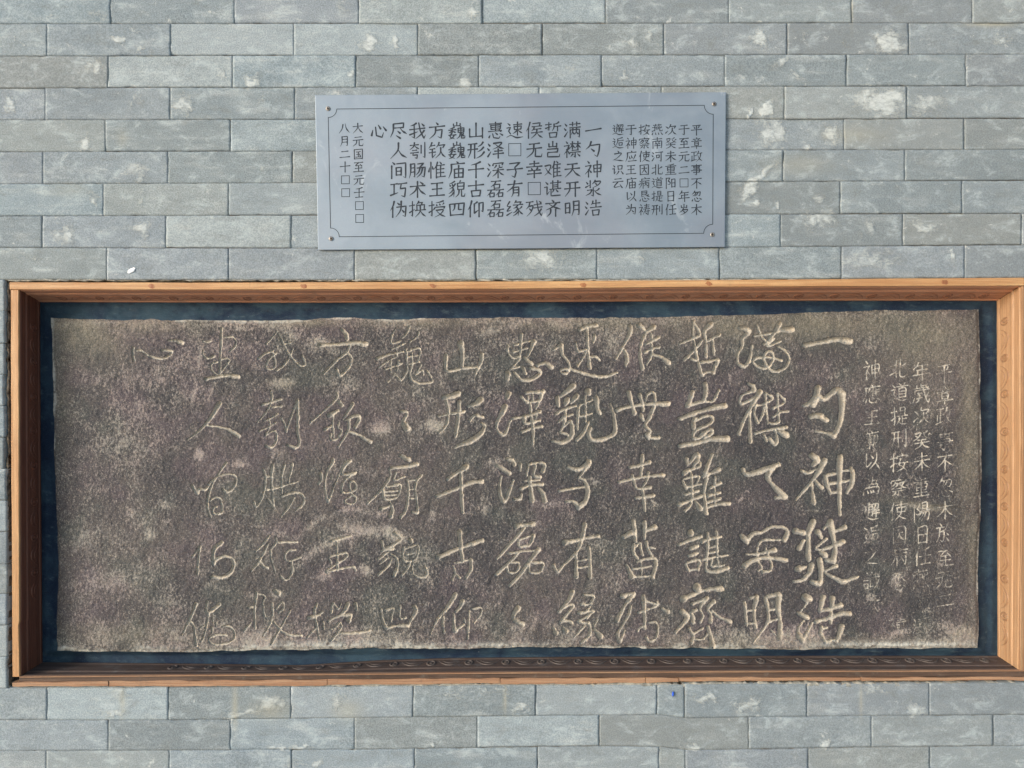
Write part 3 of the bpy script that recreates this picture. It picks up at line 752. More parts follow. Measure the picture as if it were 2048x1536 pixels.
G = {
'一': "h4,56,97,44", '勺': "p38,4,28,30,6,50;g30,28,88,22,84,60,74,94,56,82;d36,46,56,62", '神': "@礻,0,0,46,100;s52,28,55,70;b52,28,96,24,93,68;h54,48,92,46;h55,68,92,66;s73,2,73,99",
'浆': "d8,12,18,24;t4,44,28,32;s32,4,32,48;p62,3,55,15,42,26;p58,12,92,10,80,30,45,48;d60,20,70,28;g50,48,50,96,36,88;h15,62,42,58;p42,58,32,78,6,92;p85,52,75,62,58,68;n55,62,72,80,98,92",
'浩': "@氵,0,5,28,95;p48,8,45,22,36,32;h45,24,90,20;s66,3,66,45;h32,48,98,43;@口,40,56,90,99", '满': "@氵,0,5,28,95;h34,18,96,14;s52,5,52,28;s76,4,76,28;h34,38,98,34;s38,48,38,98;g38,50,92,47,92,95,82,88;p54,38,52,62,43,78;d53,62,61,74;p75,38,73,62,64,78;d74,62,84,74",
'襟': "@衤,0,0,38,100;@木,36,2,66,50;@木,66,2,100,50;h48,56,86,54;h38,68,98,65;g67,68,67,97,58,90;p55,76,48,84,40,94;d80,76,94,90", '天': "h20,22,80,18;h6,50,94,45;p52,20,48,55,8,97;n52,50,70,75,98,94",
'开': "h15,18,85,14;h4,52,96,47;p35,18,34,60,8,97;s68,16,68,99", '明': "@日,3,15,42,82;@月,45,2,98,99", '哲': "@扌,4,2,45,56;p86,3,75,12,55,16;p58,14,56,38,45,56;h58,30,98,27;s78,28,78,57;@口,24,60,80,99",
'岂': "@山,20,1,80,38;b18,48,80,45,77,67;h22,67,76,65;g20,67,20,92,88,93,92,76", '难': "@又,0,15,44,90;@隹,40,0,100,100", '谌': "@讠,0,5,35,95;h35,18,98,14;s50,4,50,52;s80,3,80,50;h50,30,80,29;h50,41,80,40;h32,55,98,50;p56,56,52,66,46,74;d68,56,80,70;b40,60,40,93,95,90",
'齐': "d44,1,56,12;h8,22,92,17;p72,20,50,42,10,60;n28,24,55,42,97,57;p38,56,36,78,16,98;s67,55,67,99", '侯': "@亻,0,0,32,100;b40,12,84,8,80,28;h36,30,94,26;p50,34,44,46,34,54;h45,46,90,42;h32,66,98,61;p66,44,60,72,32,98;n66,66,80,84,99,95",
'无': "h20,18,82,13;h6,46,94,40;p48,18,42,65,5,97;g58,44,56,90,92,92,96,74", '幸': "h22,18,78,14;s50,1,50,34;h4,36,96,32;d32,42,38,52;p70,41,64,50,58,54;h14,58,86,54;h8,77,92,73;s50,56,50,100",
'残': "h2,14,44,10;p24,14,18,36,2,54;p20,38,42,35,32,68,6,96;d20,50,30,60;h48,30,92,24;h46,48,97,42;g64,4,74,60,92,96,98,76;p92,54,75,78,48,96;d78,8,90,18", '速': "@辶,0,0,100,100;h42,18,92,14;s66,1,66,80;s46,28,48,46;b46,28,88,26,86,45;h48,46,86,44;p64,48,54,60,38,70;n68,48,78,58,94,68",
'子': "b18,15,80,10,50,38;g50,38,58,65,50,96,32,86;h4,51,96,45", '有': "h8,25,94,19;p50,2,40,38,3,68;@月,28,36,82,100", '缘': "@纟,0,5,38,95;p58,4,52,14,46,20;b50,14,88,12,80,24;h40,30,98,27;p68,30,58,42,42,50;p58,40,72,58,70,94;p66,54,55,68,40,76;p70,70,58,82,40,94;p92,40,82,50,74,54;n72,56,84,74,99,86",
'惠': "h14,12,86,9;s50,1,50,50;s22,20,24,44;b22,20,80,18,78,42;h24,32,76,30;h24,44,76,42;h8,56,86,52;d70,46,82,57;@心,6,58,96,100", '泽': "@氵,0,5,28,95;p38,12,86,8,65,32,34,46;n50,18,70,34,99,44;h44,58,90,55;h35,75,98,70;s66,44,66,100",
'深': "@氵,0,5,28,95;d38,12,34,26;b38,15,96,11,88,24;p55,24,50,34,40,42;g72,22,72,38,88,38,90,32;h34,55,98,50;s65,42,65,100;p64,54,52,74,32,90;n66,54,80,72,99,84", '磊': "@石,20,0,84,50;@石,0,51,50,100;@石,50,51,100,100", '山': "@山,0,2,100,98",
'形': "h4,16,56,12;h1,48,60,44;p20,16,18,60,3,96;s42,14,42,99;p92,4,80,20,60,32;p95,34,80,50,58,62;p99,62,80,84,52,99", '千': "p77,4,50,15,20,22;h4,50,96,44;s50,18,50,99", '古': "h4,31,96,25;s50,1,50,53;@口,16,52,84,100",
'仰': "@亻,0,0,32,100;p58,10,46,18,38,22;s40,20,40,76;t40,76,64,58;g68,18,92,14,90,70,80,62;s68,16,68,99", '巍': "@山,24,0,76,25;@委,0,28,48,100;@鬼,48,26,100,100", '庙': "d48,1,58,10;h15,17,96,12;p18,16,18,55,2,98;s36,46,37,98;b36,46,88,43,86,97;h37,70,86,68;h37,95,86,93;s61,24,61,94",
'貌': "p38,3,24,12,6,18;d8,22,13,32;d22,18,26,28;p42,18,28,36,6,48;p24,36,34,62,32,95;p30,50,18,66,2,76;p32,68,20,84,1,96;p72,1,65,12;s54,16,56,54;b54,16,93,13,91,52;h56,34,90,33;h56,53,90,51;p64,56,60,80,42,98;g78,56,78,92,95,93,99,76",
'四': "s8,22,14,90;b8,22,94,17,87,88;p38,22,36,48,25,62;g62,20,60,54,82,54;h14,86,86,83", '方': "d44,1,56,14;h4,29,96,23;p42,26,38,65,5,97;g38,48,80,44,74,94,54,84", '钦': "@钅,0,0,46,100;p62,3,58,18,45,34;b60,22,96,18,84,36;p72,34,68,68,40,97;n72,50,82,76,100,92", '惟': "@忄,0,0,28,100;@隹,28,0,100,100", '王': "@王,2,2,98,98",
'授': "@扌,0,0,36,100;p88,3,65,10,42,14;d45,22,50,30;d64,18,68,27;p90,16,82,26;d38,38,34,50;b38,40,97,37,90,48;p45,58,86,55,70,80,36,98;n50,64,72,84,99,96", '我': "p44,4,28,14,8,20;h3,42,94,35;g30,14,32,92,16,82;t3,72,52,55;g57,2,66,50,88,96,97,74;p90,48,70,72,38,96;d74,8,88,22",
'刳': "h6,20,56,16;p32,3,28,25,4,46;n32,20,42,32,60,42;h20,50,46,48;h8,65,56,61;b26,62,22,78,50,76;g50,76,46,97,34,92;@刂,64,0,100,100", '肠': "@月,0,5,40,99;b50,14,86,10,62,36;g46,38,95,34,89,92,74,84;p64,38,58,60,42,78;p80,38,70,70,46,94", '术': "@木,0,0,100,100;d64,6,82,20",
'换': "@扌,0,0,36,100;p58,3,52,14,42,26;b55,14,80,11,72,24;s46,28,47,54;b46,28,91,25,89,52;h36,58,98,54;p66,28,64,66,36,98;n66,58,80,80,99,94", '尽': "b18,8,80,4,78,32;h22,32,76,30;p20,10,18,50,2,86;n60,34,75,52,99,68;d44,50,60,64;d36,76,62,94",
'人': "p50,4,45,50,3,97;n48,45,68,75,98,93", '间': "d14,2,28,15;s10,22,10,99;g38,12,92,8,92,96,78,88;@日,28,30,74,82", '巧': "h4,20,44,16;s24,18,24,76;t2,84,48,68;h48,18,99,13;b66,18,60,46,92,42;g92,42,86,94,66,86", '伪': "@亻,0,0,32,100;d42,12,56,24;p66,2,62,55,34,96;g38,38,94,33,90,94,74,86;d70,54,82,68", '心': "@心,2,2,98,92",
'平': "h15,14,85,10;d26,23,36,38;p74,19,66,32,58,38;h3,53,97,47;s50,12,50,100", '章': "d46,0,54,8;h18,16,82,12;d34,20,38,28;p68,18,60,28;h6,34,94,30;@日,24,38,76,74;h4,83,96,79;s50,72,50,100", '政': "h3,14,50,10;s28,12,28,80;h28,46,48,43;s10,44,10,82;t2,90,54,76;p68,3,62,22,48,42;h62,24,99,20;p88,22,78,65,46,98;n60,38,76,72,100,92",
'事': "h6,15,94,11;s25,20,26,34;b25,20,76,18,74,32;h28,33,72,31;b22,46,78,43,76,74;h4,59,96,55;h22,74,76,72;g50,1,50,97,34,90", '不': "h6,14,94,10;p58,12,40,45,3,72;s52,36,52,99;n58,40,72,50,94,64", '忽': "p35,3,25,20,8,34;g30,16,84,12,78,48,62,42;p46,16,36,36,14,48;p64,14,52,36,32,50;@心,6,55,96,100", '木': "@木,0,0,100,100",
'于': "h20,14,80,10;h4,44,96,39;g52,12,52,96,34,86", '至': "h10,12,90,8;p50,10,24,38,76,34;d62,24,80,44;h18,63,82,59;s50,42,50,90;h4,93,96,89", '元': "h20,16,80,11;h4,42,96,36;p38,40,34,70,2,97;g60,40,60,90,92,92,97,72", '二': "h20,28,80,24;h4,80,96,75", '年': "p32,1,24,18,6,36;h25,20,90,16;h25,42,86,38;s28,42,28,66;h2,69,98,63;s56,20,56,100",
'岁': "@山,18,0,82,36;p45,40,32,60,8,76;p36,54,82,50,62,78,16,99;d40,62,56,74", '次': "d6,20,24,34;t3,80,26,58;p50,3,42,22,26,42;b48,22,95,18,80,38;p64,34,58,68,24,98;n64,48,76,76,100,93", '癸': "p12,14,44,10,30,36,3,50;d12,26,26,34;p82,3,62,16;n58,10,72,34,99,46;p97,18,80,30;h28,50,72,47;h10,66,90,62;p50,50,44,80,6,99;n52,66,68,84,97,96",
'未': "h20,22,80,18;h5,44,95,40;s50,2,50,100;p48,44,35,66,3,88;n52,44,70,68,98,84", '重': "p78,1,50,7,22,9;h3,20,97,17;s50,8,50,92;s20,30,22,62;b20,30,82,28,80,60;h24,46,78,45;h24,62,78,60;h15,77,85,74;h2,94,98,90", '阳': "s10,5,10,100;b10,8,42,5,28,32;p28,32,46,48,36,64,20,58;@日,50,10,96,92", '日': "@日,10,0,90,98", '任': "@亻,0,0,32,100;p90,4,65,14,42,18;h34,50,99,45;s66,14,66,90;h40,93,94,89",
'燕': "h14,10,86,7;s36,0,36,16;s64,0,64,16;@口,36,22,64,48;h6,30,28,27;s28,20,28,60;t4,64,28,52;p90,26,74,34;g72,20,72,60,95,60,97,48;d12,74,4,94;d34,74,38,92;d58,74,64,92;d80,72,96,94", '南': "h8,16,92,12;s50,0,50,32;s12,34,12,99;g12,36,90,32,88,96,76,88;d34,40,40,52;p68,38,60,52;h28,58,74,56;h26,74,76,72;s50,56,50,98", '河': "@氵,0,5,28,95;h34,17,99,12;g84,14,84,96,70,86;@口,40,34,72,68",
'北': "h4,36,36,32;s36,6,36,94;t2,82,36,66;p92,26,62,44;g60,4,60,88,94,90,98,70", '道': "@辶,0,0,100,100;d48,0,56,9;p84,0,74,10;h34,18,99,15;p66,18,58,26;@目,42,27,90,78", '提': "@扌,0,0,36,100;@日,46,3,90,42;h38,52,99,48;s68,48,68,88;h68,68,92,66;p50,60,46,78,34,96;n46,78,66,92,100,94", '刑': "h3,16,56,12;h1,48,60,44;p20,16,18,60,3,96;s44,14,44,99;@刂,64,0,100,100",
'按': "@扌,0,0,36,100;d64,1,70,10;d42,16,38,28;b42,18,97,15,90,26;h36,56,99,51;p62,30,50,62,62,70;n56,64,74,76,94,97;p84,54,72,80,36,98", '察': "d48,0,54,7;d10,12,5,24;b10,14,95,11,88,22;p32,22,25,34,6,48;p28,30,46,28,34,46,6,62;b56,28,84,25,70,46;n56,34,75,52,99,60;h34,60,66,58;h14,73,86,69;g50,72,50,98,40,90;p34,80,26,88,14,96;d68,78,86,94", '使': "@亻,0,0,32,100;h35,20,99,16;s44,34,46,56;b44,34,93,31,89,54;h46,56,88,54;p66,2,66,60,32,98;n42,66,66,84,100,96",
'因': "@框,6,4,94,98;@大,24,18,76,84", '病': "d52,0,60,8;h26,15,99,12;p28,14,28,60,6,98;d8,30,18,40;t2,64,24,50;h38,34,94,31;s40,50,40,99;g40,52,91,49,89,96,78,88;p64,34,62,62,48,78;d66,60,80,78", '恳': "b28,6,74,3,72,32;h30,19,70,18;h28,33,70,31;t28,4,28,56,52,46;p88,38,72,44;n56,34,72,46,98,54;@心,6,56,96,100", '祷': "@礻,0,0,42,100;h50,14,94,10;h52,30,92,27;h42,46,99,42;p70,1,64,46,38,96;h60,66,99,62;g84,52,84,98,72,90;d60,76,72,88",
'应': "d50,0,58,9;h15,18,96,13;p18,16,18,55,2,98;d34,48,42,72;d52,40,60,66;p90,36,80,60,68,82;h24,93,98,88", '以': "t16,14,18,80,50,58;d44,20,58,38;p82,6,76,55,34,97;n72,62,84,76,98,96", '为': "d18,12,34,26;p54,2,46,55,5,97;g8,38,90,33,86,92,66,84;d56,55,72,72",
'邂': "@辶,0,0,100,100;p44,1,38,14;b40,11,60,9,56,20;s40,22,36,72;g40,24,60,22,60,70,54,66;h41,38,60,37;h41,52,60,51;g64,8,95,6,91,32,82,28;p78,8,74,24,64,36;p70,38,65,50;h66,46,97,43;h64,60,99,57;s82,38,82,78", '逅': "@辶,0,0,100,100;p90,2,66,9,46,12;p48,12,46,40,32,72;h50,30,98,26;@口,54,42,92,76", '之': "d46,1,58,14;p18,28,80,23,45,62,5,84;n12,79,45,84,99,92",
'识': "@讠,0,5,36,95;@口,44,8,92,54;p58,62,50,78,34,96;d76,62,96,90", '云': "h20,16,80,12;h4,42,96,36;p50,40,16,86,82,78;d66,62,88,94", '大': "@大,0,0,100,100", '国': "@框,6,3,94,98;@王,24,22,76,84;d60,58,70,68", '壬': "p80,3,50,12,18,16;h4,48,96,43;s50,12,50,88;h16,92,84,88", '八': "p38,14,30,55,3,95;n58,8,70,55,98,90", '月': "@月,8,0,88,100", '十': "h4,46,96,40;s50,2,50,99",
}
WID = {'h': (.95, .62, .70, 1.1), 's': (1.15, .9, .85, 1.0), 'p': (1.25, 1.0, .75, .25), 'n': (.45, .7, 1.35, .35), 'd': (.45, 1.0, 1.35), 'g': (.8, .9, 1.0, 1.0, .3), 'b': (.8, .85, 1.1, .9), 't': (1.15, .9, .35)}
def strokes_of(code, box=(0, 0, 100, 100)):
    x0, y0, x1, y1 = box; out = []
    for part in code.split(";"):
        if part[0] == '@':
            nm, *b = part[1:].split(","); b = [float(v) for v in b]
            bb = (x0 + b[0] * (x1 - x0) / 100, y0 + b[1] * (y1 - y0) / 100, x0 + b[2] * (x1 - x0) / 100, y0 + b[3] * (y1 - y0) / 100)
            out += strokes_of(COMP[nm], bb)
        else:
            v = [float(t) for t in part[1:].split(",")]
            out.append((part[0], [(x0 + v[i] * (x1 - x0) / 100, y0 + v[i + 1] * (y1 - y0) / 100) for i in range(0, len(v), 2)]))
    return out
G.update({
'應': "d50,0,58,9;h15,16,97,12;p18,16,18,52,2,84;@亻,22,20,44,62;@隹,42,20,96,62;@心,12,64,98,100",
'廟': "d50,0,58,9;h15,15,97,11;p18,15,18,55,2,98;h26,28,58,26;s42,18,42,98;@日,28,34,56,66;h22,80,62,78;@月,62,22,96,98",
'為': "d30,4,38,14;p60,0,50,40,4,70;b30,22,80,20,76,38;b26,40,86,38,82,56;g20,58,92,55,88,94,74,88;d10,74,6,92;d28,72,32,86;d46,70,50,84;d62,68,66,80",
'歲': "s50,0,50,16;h50,8,76,7;s26,6,26,18;h10,20,92,17;h10,32,96,28;p14,32,14,60,2,96;h26,46,52,44;p38,46,30,60,24,66;h24,74,56,70;p44,56,36,84,20,94;g62,20,74,66,92,96,97,76;p90,46,76,74,54,96;d78,12,86,22",
'陽': "s10,5,10,100;b10,8,40,5,28,32;p28,32,44,48,34,64,20,58;@日,50,0,92,36;h40,46,98,43;p52,50,44,62,36,72;g50,54,94,52,88,96,74,86;p66,54,56,70,40,86;p80,54,68,76,50,98",
'懇': "p38,2,20,10,6,14;d10,18,16,26;p40,16,24,28,6,36;g24,26,34,42,28,58;b54,4,90,2,88,26;h55,14,88,13;h55,27,88,25;t55,3,56,54,76,42;n72,28,84,44,98,52;@心,8,58,96,100",
'禱': "@礻,0,0,36,100;h44,8,96,6;s68,0,68,24;h48,18,92,16;h40,28,98,25;h48,38,90,36;@口,42,60,62,84;h42,50,96,47;g82,56,82,98,70,90;d64,70,72,80",
'識': "d22,0,30,8;h2,18,40,15;h8,32,34,30;h8,44,34,42;@口,8,56,36,90;h42,16,68,14;h38,30,98,26;@日,42,40,66,80;s56,2,56,14;g74,0,82,60,92,96,98,76;p96,44,82,70,60,96;d84,8,92,18",
'於': "d26,2,34,10;h4,22,50,18;p24,22,20,60,2,96;g22,44,48,42,42,92,26,84;p72,4,58,28,46,42;n70,14,84,32,99,40;d66,52,74,62;d62,74,74,90",
})
